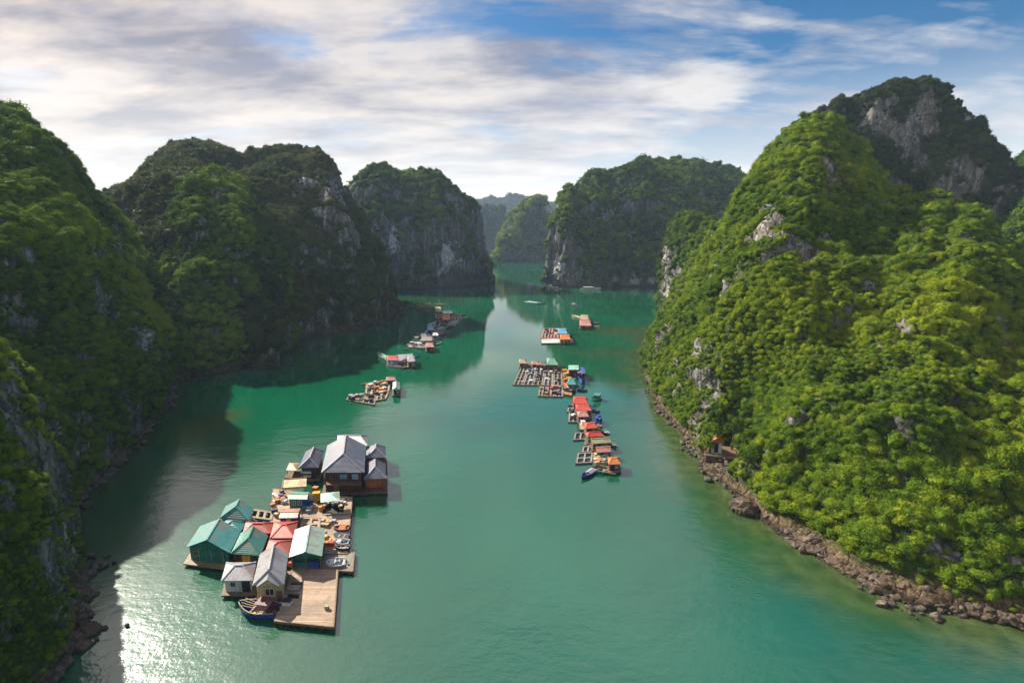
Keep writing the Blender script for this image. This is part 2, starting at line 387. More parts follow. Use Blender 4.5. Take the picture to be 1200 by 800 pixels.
        Q = (P[ii, jj]*(1-r1)+P[ii+1, jj]*r1)*(1-r2)+(P[ii, jj+1]*(1-r1)+P[ii+1, jj+1]*r1)*r2
        sz = rng.uniform(size[0], size[1], len(Q))*(1+.5*np.clip(fbm(Q/22+off, 2)*2, -.6, .9))*np.where(rc[ii, jj] > .5, .45, 1.0)*(fd[ii, jj] if under else 1)
        if under:
            cu = rng.poisson(a_*under*np.clip((.62-rc)/.1, 0, 1)*(zc > lo-1.6)*(np.arange(nv-1)[None] < nf+2))
            iu, ju = np.nonzero(cu); rep = cu[iu, ju]; iu = np.repeat(iu, rep); ju = np.repeat(ju, rep); r1, r2 = rng.uniform(0, 1, (2, len(iu), 1))
            Q = np.concatenate([Q, (P[iu, ju]*(1-r1)+P[iu+1, ju]*r1)*(1-r2)+(P[iu, ju+1]*(1-r1)+P[iu+1, ju+1]*r1)*r2])
            sz = np.concatenate([sz, rng.uniform(.35, .6, len(iu))*size[0]]); ii = np.concatenate([ii, iu]); jj = np.concatenate([jj, ju])
        nn = N[ii, jj]; Q = Q+nn*(sz*rng.uniform(.0, .6, len(Q)))[:, None]
        tt = tint[0]+tint[1]*fbm(Q/green_scale+off+5, 3)*2.2+rng.normal(0, .17, len(Q))+.25*tint[1]*fbm(Q/9+off, 2)*2
        qx, qy = to_px(Q)
        for (a, b, ra, rb, st) in tintpatch:
            tt += st*np.exp(-(((qx-a)/ra)**2+((qy-b)/rb)**2))
        forest('forest', Q, np.clip(tt, 0, 1), sz, crown, treelabel, rng)
        print('forest', name, len(Q))
    print('hill', name, nu, nv)
    return o
HAZE = 0.00014
# ------------------------------------------------------------------ the hills (shore px, py, ridge px, py, ridge depth)
# right-hand mountain, sunlit front mass
R1 = [(766, 384, 770, 376, 283), (757, 412, 792, 352, 268), (760, 445, 822, 300, 258), (775, 478, 862, 238, 250), (800, 506, 905, 172, 240),
      (830, 548, 945, 132, 232), (868, 582, 985, 140, 222), (905, 616, 1022, 188, 208), (945, 645, 1060, 222, 196), (985, 668, 1105, 226, 184),
      (1030, 693, 1150, 250, 164), (1085, 712, 1200, 300, 150), (1150, 724, 1290, 330, 135), (1230, 745, 1420, 360, 120), (1360, 790, 1600, 400, 110), (1560, 860, 1760, 800, 75)]
hill('limestone_mountain', R1, 90, 1.0, 3, ell=.42, big=3.6, bigs=26, rib=3.4, ribs=11, fine=1.8, fines=5, crown=CROWN_NEAR, dens=.34, size=(.75, 1.75), under=.55, pale=[(900, 282, 18, 22, .45), (1098, 636, 26, 12, .5), (1060, 575, 10, 18, .4)],
     patches=[(905, 285, 24, 28, .42), (945, 300, 20, 30, .36), (930, 270, 50, 40, .08), (1100, 245, 26, 14, .35), (1000, 245, 22, 10, .3), (1060, 575, 16, 26, .35), (1100, 635, 34, 18, .45),
              (1035, 540, 20, 16, .3), (975, 215, 10, 26, .35), (1140, 660, 60, 26, .3), (1170, 570, 16, 30, .3), (1020, 330, 26, 10, .3), (920, 420, 20, 20, .15)],
     rock_bias=-.055, tint=(.62, .26),
     label='steep limestone mountain under bright green forest on the right bank', backdir=(.6, 1), treelabel='bright sunlit forest covering the right-hand mountain')
# dark peak behind it, its cloud shade partly put into darker leaf colour
R1b = [(830, 375, 880, 290, 330), (860, 376, 920, 190, 315), (900, 378, 960, 128, 300), (950, 380, 1010, 108, 290), (1000, 382, 1055, 92, 282), (1050, 384, 1095, 92, 275),
       (1100, 387, 1135, 130, 268), (1150, 390, 1165, 165, 261), (1210, 394, 1200, 200, 253), (1280, 398, 1270, 260, 243), (1380, 402, 1380, 400, 233)]
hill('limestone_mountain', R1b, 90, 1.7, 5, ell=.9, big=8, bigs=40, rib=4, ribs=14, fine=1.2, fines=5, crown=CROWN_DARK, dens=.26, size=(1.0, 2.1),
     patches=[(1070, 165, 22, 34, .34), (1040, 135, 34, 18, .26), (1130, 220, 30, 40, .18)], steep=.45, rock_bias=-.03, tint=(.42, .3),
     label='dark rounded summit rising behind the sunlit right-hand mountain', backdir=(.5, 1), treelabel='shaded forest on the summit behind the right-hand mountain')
R1c = [(1150, 470, 1120, 300, 420), (1230, 470, 1160, 215, 400), (1300, 480, 1200, 182, 390), (1400, 490, 1260, 170, 380), (1500, 500, 1350, 300, 370)]
hill('limestone_mountain', R1c, 90, 3.0, 6, ell=.8, crown=CROWN_MID, dens=.07, size=(2., 3.6), rock_bias=-.05, tint=(.3, .2),
     label='dark hill cut by the right edge of the picture', treelabel='forest on the hill at the right edge')
# small spur left of the mountain
SP_ = [(772, 352, 774, 345, 345), (773, 360, 779, 305, 338), (775, 368, 788, 268, 330), (790, 378, 806, 247, 322), (810, 385, 826, 252, 315), (840, 390, 850, 262, 308), (880, 395, 885, 275, 300), (920, 398, 920, 330, 290)]
hill('limestone_spur', SP_, 60, 1.3, 8, ell=.85, big=4, bigs=25, rib=2.5, ribs=9, fine=1, fines=4, crown=CROWN_MID, dens=.30, size=(1.0, 2.0),
     patches=[(789, 345, 13, 22, .6), (797, 300, 10, 14, .3), (781, 300, 5, 22, .3)], pale=[(789, 347, 12, 20, .8), (781, 305, 4, 14, .5)], rock_bias=-.10, tint=(.42, .2), tintpatch=[(800, 370, 30, 20, .25)],
     label='small steep limestone spur with pale cliff at its foot left of the mountain', backdir=(.5, 1), treelabel='trees on the small limestone spur')
# mid right hill
R2 = [(662, 335, 664, 300, 535), (668, 336, 670, 250, 535), (675, 336, 678, 215, 538), (685, 336, 688, 203, 545), (700, 336, 699, 198, 552), (722, 336, 712, 200, 560), (735, 336, 728, 193, 565), (755, 336, 762, 184, 575),
      (780, 337, 800, 186, 585), (810, 337, 850, 192, 600), (850, 338, 880, 208, 610), (900, 340, 930, 250, 620), (960, 342, 960, 325, 620)]
R2s = [(638, 333, 640, 318, 498), (641, 334, 644, 275, 500), (646, 335, 652, 240, 505), (655, 336, 660, 222, 510), (666, 337, 668, 217, 514), (676, 337, 677, 226, 516), (686, 337, 686, 250, 518), (696, 337, 694, 290, 518), (702, 337, 700, 325, 518)]
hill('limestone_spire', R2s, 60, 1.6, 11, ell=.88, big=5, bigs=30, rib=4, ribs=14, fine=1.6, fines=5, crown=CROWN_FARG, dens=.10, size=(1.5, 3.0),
     patches=[(652, 290, 12, 30, .35), (660, 322, 30, 9, .4)], pale=[(655, 312, 9, 16, .9), (650, 280, 6, 20, .5), (680, 322, 10, 8, .6)], rock_bias=.0, tint=(.42, .3), mat=M_ROCK_COOL, backdir=(.2, 1),
     label='pointed limestone spire at the left end of the broad hill, right of the channel', treelabel='sunlit scrub on the pointed spire right of the channel')
hill('limestone_mountain', R2, 150, 2.1, 10, ell=.88, big=12, bigs=50, rib=7, ribs=24, fine=2, fines=7, crown=CROWN_FARG, dens=.075, size=(2.0, 4.0),
     patches=[(652, 290, 12, 30, .35), (660, 322, 30, 9, .35), (745, 328, 8, 7, .35), (720, 328, 25, 5, .25)], pale=[(745, 328, 9, 8, .8), (722, 329, 7, 6, .6), (765, 329, 8, 5, .6)], rock_bias=-.04, tint=(.27, .22),
     tintpatch=[(655, 300, 20, 40, .35), (790, 230, 22, 40, .25)], mat=M_ROCK_COOL,
     label='broad dark green limestone hill behind the moored boats right of the channel', backdir=(.3, 1), treelabel='dark forest on the broad hill right of the channel')
# mid left island
M1 = [(395, 341, 392, 300, 480), (405, 341, 404, 245, 490), (415, 341, 412, 214, 500), (430, 341, 424, 199, 508), (445, 341, 441, 191, 515), (462, 340, 458, 195, 520), (475, 339, 471, 204, 522), (490, 338, 484, 198, 522), (505, 338, 500, 196, 520),
      (520, 337, 517, 201, 516), (535, 336, 530, 214, 512), (548, 335, 545, 226, 508), (558, 334, 557, 243, 503), (568, 333, 566, 272, 498), (576, 332, 573, 303, 494), (580, 331, 578, 324, 490)]
hill('limestone_mountain', M1, 120, 1.9, 12, ell=.92, big=9, bigs=42, rib=6, ribs=20, fine=1.6, fines=6, crown=CROWN_FARG, dens=.06, size=(1.8, 3.6),
     patches=[(452, 285, 24, 40, .30), (461, 282, 6, 13, .4), (434, 275, 7, 9, .35), (524, 300, 10, 17, .5), (528, 265, 20, 30, .18), (440, 225, 18, 25, .15), (545, 300, 14, 30, .1)], pale=[(461, 283, 6, 17, 1.), (434, 277, 7, 11, .8), (524, 301, 9, 19, 1.), (540, 308, 6, 9, .7), (515, 320, 5, 6, .6), (455, 235, 25, 40, .15)], rock_bias=.03, steep=.8, tint=(.26, .2),
     mat=M_ROCK_COOL, tintpatch=[(480, 300, 25, 40, .2)],
     label='grey limestone island with twin rounded tops and white cliff streaks left of the channel', backdir=(-.25, 1), treelabel='dark forest on the twin-topped island')
# far pointed hill and the blue ones beyond
F1 = [(580, 303.5, 579, 298, 930), (588, 303.5, 587, 275, 940), (596, 303.5, 598, 252, 950), (606, 303.5, 610, 238, 958), (618, 303.5, 622, 227, 965), (632, 303.5, 637, 228, 968), (643, 303.5, 647, 243, 968), (655, 303.5, 655, 268, 965), (672, 303.5, 668, 298, 960)]
hill('limestone_mountain', F1, 160, 3.6, 14, ell=.55, big=14, bigs=70, rib=9, ribs=40, fine=3, fines=12, crown=CROWN_MID, dens=.03, size=(3., 6.),
     patches=[(640, 245, 9, 6, .5), (612, 298, 30, 5, .3)], pale=[(640, 246, 9, 8, .9), (630, 299, 12, 4, .6)], rock_bias=-.06, tint=(.75, .25), mat=M_ROCK_COOL,
     label='far pointed hill with one sunlit flank at the end of the channel', backdir=(0, 1), treelabel='pale forest on the far pointed hill')
F2 = [(540, 296, 545, 285, 1350), (552, 296, 558, 240, 1370), (562, 296, 572, 238, 1380), (575, 296, 586, 238, 1380), (590, 296, 600, 258, 1370), (606, 296, 612, 285, 1360)]
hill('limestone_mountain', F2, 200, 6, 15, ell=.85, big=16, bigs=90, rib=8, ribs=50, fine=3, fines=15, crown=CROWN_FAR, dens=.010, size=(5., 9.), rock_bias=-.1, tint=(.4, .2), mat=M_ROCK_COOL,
     label='hazy hill between the twin-topped island and the far pointed hill', backdir=(0, 1), treelabel='hazy forest on the hill between the islands')
F3 = [(470, 289, 500, 262, 2350), (520, 289, 540, 240, 2400), (550, 289, 566, 232, 2400), (570, 289, 585, 231, 2400), (590, 289, 606, 228, 2380), (620, 289, 640, 236, 2350), (650, 289, 662, 240, 2350), (700, 289, 700, 262, 2300)]
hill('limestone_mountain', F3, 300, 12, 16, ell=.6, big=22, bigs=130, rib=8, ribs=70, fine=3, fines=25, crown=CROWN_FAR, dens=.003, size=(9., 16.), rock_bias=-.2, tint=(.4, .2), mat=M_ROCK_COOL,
     label='farthest pale blue hill on the horizon', treelabel='pale blue forest on the farthest hill')
# left side: the double mountain
L2b = [(300, 420, 268, 190, 385), (330, 412, 285, 181, 385), (350, 400, 305, 173, 382), (375, 392, 330, 170, 378), (398, 387, 357, 172, 373), (420, 384, 382, 178, 366), (437, 380, 396, 200, 358), (450, 376, 410, 236, 350), (459, 372, 427, 272, 342),
       (465, 368, 441, 305, 335), (472, 366, 453, 340, 325), (477, 362, 468, 361, 318)]
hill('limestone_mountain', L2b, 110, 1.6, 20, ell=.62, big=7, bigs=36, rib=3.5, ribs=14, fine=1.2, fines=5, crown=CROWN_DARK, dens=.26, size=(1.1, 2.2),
     patches=[(362, 212, 26, 14, .5), (372, 245, 28, 16, .42), (395, 225, 12, 30, .42), (400, 270, 26, 22, .25), (449, 332, 4, 14, .4), (300, 230, 20, 20, .15)], pale=[(362, 210, 18, 8, .6), (370, 243, 18, 7, .6), (398, 222, 5, 14, .4)], steep=.7, rock_bias=.0, tint=(.78, .35),
     label='tall flat-topped limestone mountain with grey cliff on the left bank', backdir=(-.5, 1), treelabel='forest on the tall flat-topped mountain of the left bank')
L2a = [(190, 452, 160, 262, 275), (205, 446, 178, 245, 275), (222, 440, 200, 215, 275), (245, 438, 225, 202, 258), (270, 434, 248, 194, 270), (295, 427, 272, 202, 266), (315, 419, 295, 228, 262), (330, 413, 312, 262, 258), (341, 408, 327, 298, 254),
       (349, 402, 338, 330, 257), (353, 397, 346, 362, 250), (356, 391, 352, 385, 248)]
hill('limestone_mountain', L2a, 80, 1.4, 22, ell=.6, big=7, bigs=30, rib=4, ribs=12, fine=1.1, fines=4.5, crown=CROWN_MID, dens=.30, size=(1.0, 2.1),
     patches=[(255, 215, 13, 16, .6), (238, 255, 12, 14, .3), (335, 370, 10, 22, .5), (300, 300, 20, 30, .12)], pale=[(255, 214, 9, 10, .7)], steep=.7, rock_bias=-.06, tint=(.46, .36), tintpatch=[(335, 320, 10, 40, .2)],  # tintpatch puts the sunlit strip of the right spur into the leaf colour
     label='cone-shaped forested hill in front of the flat-topped mountain', backdir=(-.6, 1), treelabel='forest on the cone-shaped hill of the left bank')
L2c = [(60, 430, 100, 330, 470), (90, 430, 125, 250, 470), (110, 430, 143, 218, 470), (120, 430, 158, 212, 465), (140, 430, 172, 194, 460), (170, 430, 190, 174, 455), (200, 430, 213, 165, 450), (230, 430, 245, 167, 445), (270, 430, 275, 178, 440), (300, 430, 310, 200, 435), (330, 430, 340, 260, 430)]
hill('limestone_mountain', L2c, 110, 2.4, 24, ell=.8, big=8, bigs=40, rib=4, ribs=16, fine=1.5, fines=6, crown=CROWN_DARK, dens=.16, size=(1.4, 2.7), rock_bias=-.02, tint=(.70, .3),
     label='dark domed mountain behind the cone-shaped hill', backdir=(-.6, 1), treelabel='forest on the dark domed mountain of the left bank')
# left bank: long sloping hill
L1 = [(-140, 900, -420, 100, 110), (0, 700, -240, 90, 165), (60, 630, -120, 100, 180), (92, 590, -40, 118, 188), (120, 562, 12, 126, 192), (142, 540, 45, 148, 196), (158, 520, 72, 176, 200), (172, 502, 98, 205, 204), (184, 484, 122, 230, 206),
      (194, 468, 145, 268, 212), (203, 452, 168, 318, 214), (212, 440, 190, 358, 210), (217, 430, 204, 395, 206), (220, 424, 212, 418, 204)]
hill('limestone_mountain', L1, 80, 1.15, 26, ell=.5, big=5.5, bigs=32, rib=2.8, ribs=11, fine=1.0, fines=4, crown=CROWN_NEAR, dens=.38, size=(.85, 1.8), under=.3, pale=[(172, 398, 9, 20, .7)],
     patches=[(172, 400, 12, 22, .45), (35, 150, 20, 14, .2), (130, 290, 12, 14, .2)], rock_bias=-.03, steep=.6, tint=(.50, .36), tintpatch=[(190, 370, 26, 60, .4), (150, 300, 20, 40, .25)],  # tintpatch paints the sun on the spur's rim as yellower leaves
     label='long forested mountainside falling to the water on the left bank', backdir=(-.9, 1), treelabel='shaded forest on the long mountainside of the left bank')
# nearest cliff, lower left
L0 = [(-420, 1500, -420, 300, 60), (-200, 1150, -260, 320, 68), (-60, 960, -140, 340, 76), (20, 860, -60, 352, 82), (55, 805, -10, 372, 88), (78, 770, 18, 408, 92), (92, 735, 42, 450, 95), (97, 715, 62, 492, 97), (99, 700, 78, 530, 99), (99, 685, 90, 566, 100), (98, 668, 96, 620, 101), (97, 655, 97, 650, 102)]
hill('limestone_cliff', L0, 22, .55, 30, ell=.85, big=2.6, bigs=16, rib=1.7, ribs=6, fine=.7, fines=2.2, crown=CROWN_NEAR, dens=.35, size=(.55, 1.3), under=1.0, pale=[(30, 640, 12, 60, .5), (75, 620, 10, 60, .4)],
     patches=[(60, 650, 60, 110, .34), (8, 470, 14, 40, .3), (80, 600, 14, 50, .2)], rock_bias=-.03, tint=(.42, .25), tintpatch=[(70, 500, 40, 50, .4), (25, 430, 30, 40, .45)],  # sunlight along the crest is painted in as lighter leaf tint
     label='near limestone cliff with sunlit shrubs along its crest in the lower left', backdir=(-1, .5), treelabel='shrubs and creepers on the near cliff')

# ------------------------------------------------------------------ water
def sinh_axis(lo, hi, n, c, k):
    a, b = math.asinh((lo-c)/k), math.asinh((hi-c)/k); return c+k*np.sinh(np.linspace(a, b, n))
def seg_dist(Q, A, B):
    ab = B-A; tt = np.clip(((Q-A)@ab)/(ab@ab), 0, 1); return np.linalg.norm(Q-(A+tt[:, None]*ab), axis=1)
def shore_dist(Q, cols):
    S_ = np.array([gnd(c[0], c[1])[:2] for c in cols]); d = np.full(len(Q), 1e9)
    for a, b in zip(S_[:-1], S_[1:]): d = np.minimum(d, seg_dist(Q, a, b))
    return d
xs = sinh_axis(-9000, 9000, 520, 0, 90); ys = sinh_axis(-600, 14000, 620, 120, 120)
X, Y = np.meshgrid(xs, ys, indexing='ij'); Q = np.stack([X.ravel(), Y.ravel()], 1)
nearm = (np.abs(Q[:, 0]) < 900) & (Q[:, 1] < 1400) & (Q[:, 1] > -60)
sh = np.zeros(len(Q)); q = Q[nearm]
wob = 1+.7*fbm(np.concatenate([q/14, np.zeros((len(q), 1))], 1), 3)*2
d = shore_dist(q, R1); s1 = np.exp(-(d/(9*np.clip(wob, .3, 2.5)))**1.6)
s1 *= np.where(d > 0, 1, 1)
d = shore_dist(q, L2b+[]); s1 = np.maximum(s1, .8*np.exp(-(d/(14*np.clip(wob, .3, 2)))**1.5))
d = shore_dist(q, L2a); s1 = np.maximum(s1, .8*np.exp(-(d/(9*np.clip(wob, .3, 2)))**1.5))
d = shore_dist(q, L1); s1 = np.maximum(s1, .7*np.exp(-(d/(6*np.clip(wob, .3, 2)))**1.5))
# underwater sand banks (centre px, radii in metres, strength)
for (a, b, ra, rb, st) in [(243, 498, 6, 12, .85), (745, 388, 22, 14, .75), (725, 415, 20, 9, .45), (455, 350, 22, 16, .6), (340, 425, 40, 8, .45), (520, 352, 26, 22, .4)]:
    c = gnd(a, b); r = ((q[:, 0]-c[0])/ra)**2+((q[:, 1]-c[1])/rb)**2
    s1 = np.maximum(s1, st*np.exp(-(r*np.clip(wob, .4, 2))**1.4))
sh[nearm] = s1
nx, ny = len(xs), len(ys); idx = np.arange(nx*ny).reshape(nx, ny)
Fc = np.stack([idx[:-1, :-1], idx[1:, :-1], idx[1:, 1:], idx[:-1, 1:]], -1).reshape(-1, 4)
m, t, p = material('sea_water')
g = t.new('ShaderNodeNewGeometry'); pos = g.outputs['Position']
shl = t.new('ShaderNodeAttribute', attribute_name='shallow').outputs['Fac']
b1 = t.noise(pos, .018, 4, .5, .4)
deep = t.mix(t.ramp(b1, [(.35, 0), (.65, 1)]), (.000, .064, .025), (.000, .106, .050))
bed = t.ramp(t.noise(pos, .35, 5, .6), [(.35, (.025, .05, .012)), (.65, (.075, .10, .03))])
col = t.mix(t.ramp(shl, [(0, 0), (.25, .25), (.8, .85), (1, .95)]), deep, bed)
t.l.new(col, p.inputs['Base Color'])
p.inputs['IOR'].default_value = 2.45
wv = t.mapping(pos, scale=(.75, 1.25, 1), rot=(0, 0, math.radians(12)))
w1 = t.noise(wv, .75, 3, .55, .3); w2 = t.noise(wv, .16, 3, .5, .5); w3 = t.noise(pos, 2.6, 2, .5)
calm = t.ramp(t.noise(pos, .02, 3, .5, .6), [(.38, .3), (.62, 1)])
hgt = t.math('ADD', t.math('MULTIPLY', w1, .12), t.math('ADD', t.math('MULTIPLY', w2, .25), t.math('MULTIPLY', w3, .045)))
bmp = t.new('ShaderNodeBump', ins={'Distance': 1.0}); t.l.new(hgt, bmp.inputs['Height']); sy = t.new('ShaderNodeSeparateXYZ'); t.l.new(pos, sy.inputs[0])
far = t.ramp(t.math('ADD', t.math('MULTIPLY', sy.outputs[1], 1/400), t.math('MULTIPLY_ADD', b1, .3, -.15)), [(.16, 1), (.46, .10)])   # the inner reach lies sheltered and glassy
t.l.new(t.math('MULTIPLY', t.math('MULTIPLY', calm, .8), far), bmp.inputs['Strength'])
t.l.new(t.math('MULTIPLY_ADD', far, .15, .035), p.inputs['Roughness'])
t.l.new(bmp.outputs[0], p.inputs['Normal'])
M_WATER = m
me = mesh_np('water', np.stack([X.ravel(), Y.ravel(), np.zeros(X.size)], 1), Fc, M_WATER, True, {'shallow': sh})
o = bpy.data.objects.new('water', me); COL.objects.link(o); tag(o, 'calm emerald bay water', 'water', kind='structure')

# ------------------------------------------------------------------ the air
m = bpy.data.materials.new('haze'); m.use_nodes = True; t = NT(m.node_tree); t.n.clear()
out = t.new('ShaderNodeOutputMaterial')
pv = t.new('ShaderNodeVolumePrincipled', ins={'Color': (.56, .76, 1.0, 1), 'Density': HAZE, 'Anisotropy': .0})
t.l.new(pv.outputs[0], out.inputs['Volume'])
V = np.array([[x, y, z] for x in (-2600, 2600) for y in (-300, 3100) for z in (-12, 330)], float)
Fc = [[0, 1, 3, 2], [4, 6, 7, 5], [0, 4, 5, 1], [2, 3, 7, 6], [0, 2, 6, 4], [1, 5, 7, 3]]
me = mesh_np('haze', V, Fc, m, False); o = bpy.data.objects.new('haze', me); COL.objects.link(o)
tag(o, 'thin pale haze over the whole bay', 'haze', kind='stuff')

# ------------------------------------------------------------------ materials of the floating village
_mc = {}
def paint(name, col, rough=.6, kind='plain', spec=.35, wear=.35):
    key = (name, tuple(col), kind)
    if key in _mc: return _mc[key]
    m, t, p = material(name)
    tcn = t.new('ShaderNodeTexCoord'); ob = tcn.outputs['Object']
    n = t.noise(ob, 1.3, 6, .65); n2 = t.noise(ob, 7, 4, .6)
    base = t.mix(t.ramp(n, [(.38, 0), (.62, 1)]), tuple(c*.72 for c in col), tuple(min(1, c*1.15) for c in col))
    dirt = t.math('MULTIPLY', t.ramp(t.math('ADD', t.math('MULTIPLY', n, .6), t.math('MULTIPLY', n2, .4)), [(.50, 0), (.60, 1)]), wear)
    base = t.mix(dirt, base, (.13, .09, .06) if kind != 'roof' else (.16, .10, .07))
    if kind in ('roofx', 'roofy', 'plankx', 'planky', 'wallx'):
        sp = t.new('ShaderNodeSeparateXYZ'); t.l.new(ob, sp.inputs[0]); ax = sp.outputs[0 if kind[-1] == 'x' else 1]
        per = {'roof': 1.6, 'plan': 3.2, 'wall': 4.0}[kind[:4]]
        fr = t.math('FRACT', t.math('MULTIPLY', ax, per))
        line = t.ramp(fr, [(0, 1), (.10, 0), (.90, 0), (1, 1)])
        cell = t.math('FLOOR', t.math('MULTIPLY', ax, per)); wn = t.new('ShaderNodeTexWhiteNoise', noise_dimensions='1D'); t.l.new(cell, wn.inputs['W'])
        base = t.mix(t.math('MULTIPLY', wn.outputs['Value'], .6 if kind[:4] != 'roof' else .14), base, tuple(c*.45 for c in col))
        base = t.mix(t.math('MULTIPLY', line, .55 if kind[:4] != 'roof' else .35), base, tuple(c*.25 for c in col))
        if kind[:4] == 'roof':
            a2 = t.math('FLOOR', t.math('MULTIPLY_ADD', sp.outputs[1 if kind[-1] == 'x' else 0], .42, t.math('MULTIPLY', wn.outputs['Value'], 3.)))
            c2 = t.new('ShaderNodeCombineXYZ'); t.l.new(cell, c2.inputs[0]); t.l.new(a2, c2.inputs[1]); w2n = t.new('ShaderNodeTexWhiteNoise', noise_dimensions='2D'); t.l.new(c2.outputs[0], w2n.inputs['Vector'])
            base = t.mix(t.ramp(w2n.outputs['Value'], [(.80, 0), (.84, .5)], 'LINEAR'), base, (.22, .13, .09)); base = t.mix(t.ramp(w2n.outputs['Value'], [(.10, .45), (.14, 0)]), base, tuple(min(.8, c*1.3+.12) for c in col))
        if kind[:4] == 'plan': base = t.mix(t.ramp(t.noise(ob, .28, 4, .6, .5), [(.48, 0), (.60, .55)]), base, (.20, .16, .12))
        wv = t.math('SINE', t.math('MULTIPLY', ax, 28 if kind[:4] == 'roof' else 6.283*per))
        bm = t.new('ShaderNodeBump', ins={'Strength': .35, 'Distance': .03}); t.l.new(wv, bm.inputs['Height']); t.l.new(bm.outputs[0], p.inputs['Normal'])
    t.l.new(base, p.inputs['Base Color']); p.inputs['Roughness'].default_value = rough; p.inputs['Specular IOR Level'].default_value = (.35 if col[0] > .4 else .55 if 'slate' in name else 1.0) if kind[:4] == 'roof' else spec
    _mc[key] = m; return m
C_ = dict(red=(.56, .05, .025), pinkred=(.58, .08, .06), teal=(.035, .25, .24), tealw=(.02, .22, .18), green=(.10, .34, .22), mint=(.33, .62, .48), sage=(.27, .38, .33), grey=(.34, .34, .37), slate=(.12, .14, .21),
          brown=(.075, .035, .025), wood=(.20, .12, .07), peach=(.52, .36, .25), tan=(.42, .31, .20), cream=(.58, .46, .24), white=(.72, .72, .70), blue=(.02, .07, .36), navy=(.012, .02, .07),
          black=(.015, .015, .018), orange=(.60, .20, .05), yellow=(.70, .38, .03), pink=(.50, .24, .20), olive=(.34, .36, .18), maroon=(.14, .02, .03), sky=(.10, .34, .55), glass=(.02, .03, .04), net=(.012, .02, .015),
          grass=(.42, .40, .30), indigo=(.06, .05, .09), khaki=(.30, .27, .22))
def P_(c, kind='plain', rough=.6, wear=.35): return paint('%s_%s' % (c, kind), C_[c], rough, kind, .35, wear)

# ------------------------------------------------------------------ mesh builder
class MB:
    def __init__(s): s.v = []; s.f = []
    def add(s, V, Fc):
        b = len(s.v); s.v += [tuple(map(float, x)) for x in V]; s.f += [tuple(i+b for i in f) for f in Fc]; return s
    def box(s, x0, x1, y0, y1, z0, z1):
        return s.add([(x, y, z) for z in (z0, z1) for y in (y0, y1) for x in (x0, x1)],
                     [(0, 2, 3, 1), (4, 5, 7, 6), (0, 1, 5, 4), (2, 6, 7, 3), (0, 4, 6, 2), (1, 3, 7, 5)])
    def beam(s, a, b, w, h):
        a = np.array(a, float); b = np.array(b, float); d = b-a; L = np.linalg.norm(d); d /= L
        u = np.array([0, 0, 1.]) if abs(d[2]) < .9 else np.array([1., 0, 0]); x = np.cross(d, u); x /= np.linalg.norm(x); y = np.cross(x, d)
        c = [p+x*sx*w/2+y*sy*h/2 for p in (a, b) for sx, sy in ((-1, -1), (1, -1), (1, 1), (-1, 1))]
        return s.add(c, [(0, 1, 2, 3), (7, 6, 5, 4), (0, 4, 5, 1), (1, 5, 6, 2), (2, 6, 7, 3), (3, 7, 4, 0)])
    def tube(s, a, b, r0, r1=None, n=8, ribs=None):
        r1 = r0 if r1 is None else r1
        a = np.array(a, float); b = np.array(b, float); d = b-a; d = d/np.linalg.norm(d)
        u = np.array([0, 0, 1.]) if abs(d[2]) < .9 else np.array([1., 0, 0]); x = np.cross(d, u); x /= np.linalg.norm(x); y = np.cross(x, d)
        st = ribs or [(0, 1), (1, 1)]; base = len(s.v)
        for (q, k) in st:
            c = a*(1-q)+b*q; r = (r0*(1-q)+r1*q)*k
            s.v += [tuple(c+r*(x*math.cos(2*math.pi*i/n)+y*math.sin(2*math.pi*i/n))) for i in range(n)]
        for j in range(len(st)-1):
            s.f += [(base+j*n+i, base+j*n+(i+1) % n, base+(j+1)*n+(i+1) % n, base+(j+1)*n+i) for i in range(n)]
        s.f += [tuple(base+i for i in range(n))[::-1], tuple(base+(len(st)-1)*n+i for i in range(n))]
        return s
    def shell(s, V, Fc, t):
        """surface V,F thickened downwards by t"""
        b = len(s.v); n = len(V); s.v += [tuple(map(float, x)) for x in V]+[(float(x), float(y), float(z)-t) for x, y, z in V]
        cnt = {}
        for f in Fc:
            s.f.append(tuple(i+b for i in f)); s.f.append(tuple(i+b+n for i in f[::-1]))
            for i in range(len(f)):
                e = (f[i], f[(i+1) % len(f)]); cnt[e] = 1
        for (i, j) in cnt:
            if (j, i) not in cnt: s.f.append((j+b, i+b, i+b+n, j+b+n))
        return s
    def build(s, name, mat, parent=None, smooth=False, bevel=0.0, loc=None):
        if SHEAR[0]: s.v = [(x+SHEAR[0]*y, y, z) for x, y, z in s.v]
        me = bpy.data.meshes.new(name); me.from_pydata(s.v, [], s.f); me.update()
        bm = bmesh.new(); bm.from_mesh(me); bmesh.ops.recalc_face_normals(bm, faces=bm.faces)
        if bevel: bmesh.ops.bevel(bm, geom=list(bm.edges), offset=bevel, segments=1, affect='EDGES')
        bm.to_mesh(me); bm.free()
        if smooth: me.polygons.foreach_set('use_smooth', [True]*len(me.polygons))
        me.materials.append(mat)
        o = bpy.data.objects.new(name, me); COL.objects.link(o)
        if parent: o.parent = parent
        if loc is not None: o.location = loc
        return o
def root(name, loc, rz, label, cat, group=None):
    if cat not in FITTED: SHEAR[0] = 0.0
    o = bpy.data.objects.new(name, None); COL.objects.link(o); o.empty_display_size = .5
    o.location = tuple(map(float, loc)); o.rotation_euler = (0, 0, rz); return tag(o, label, cat, group)
def dup(o, parent=None):
    c = o.copy(); COL.objects.link(c); c.parent = parent
    for ch in list(o.children): dup(ch, c)
    return c
RND = random.Random(5); FITTED = ('house', 'hut', 'shed', 'pavilion', 'houseboat', 'canopy')

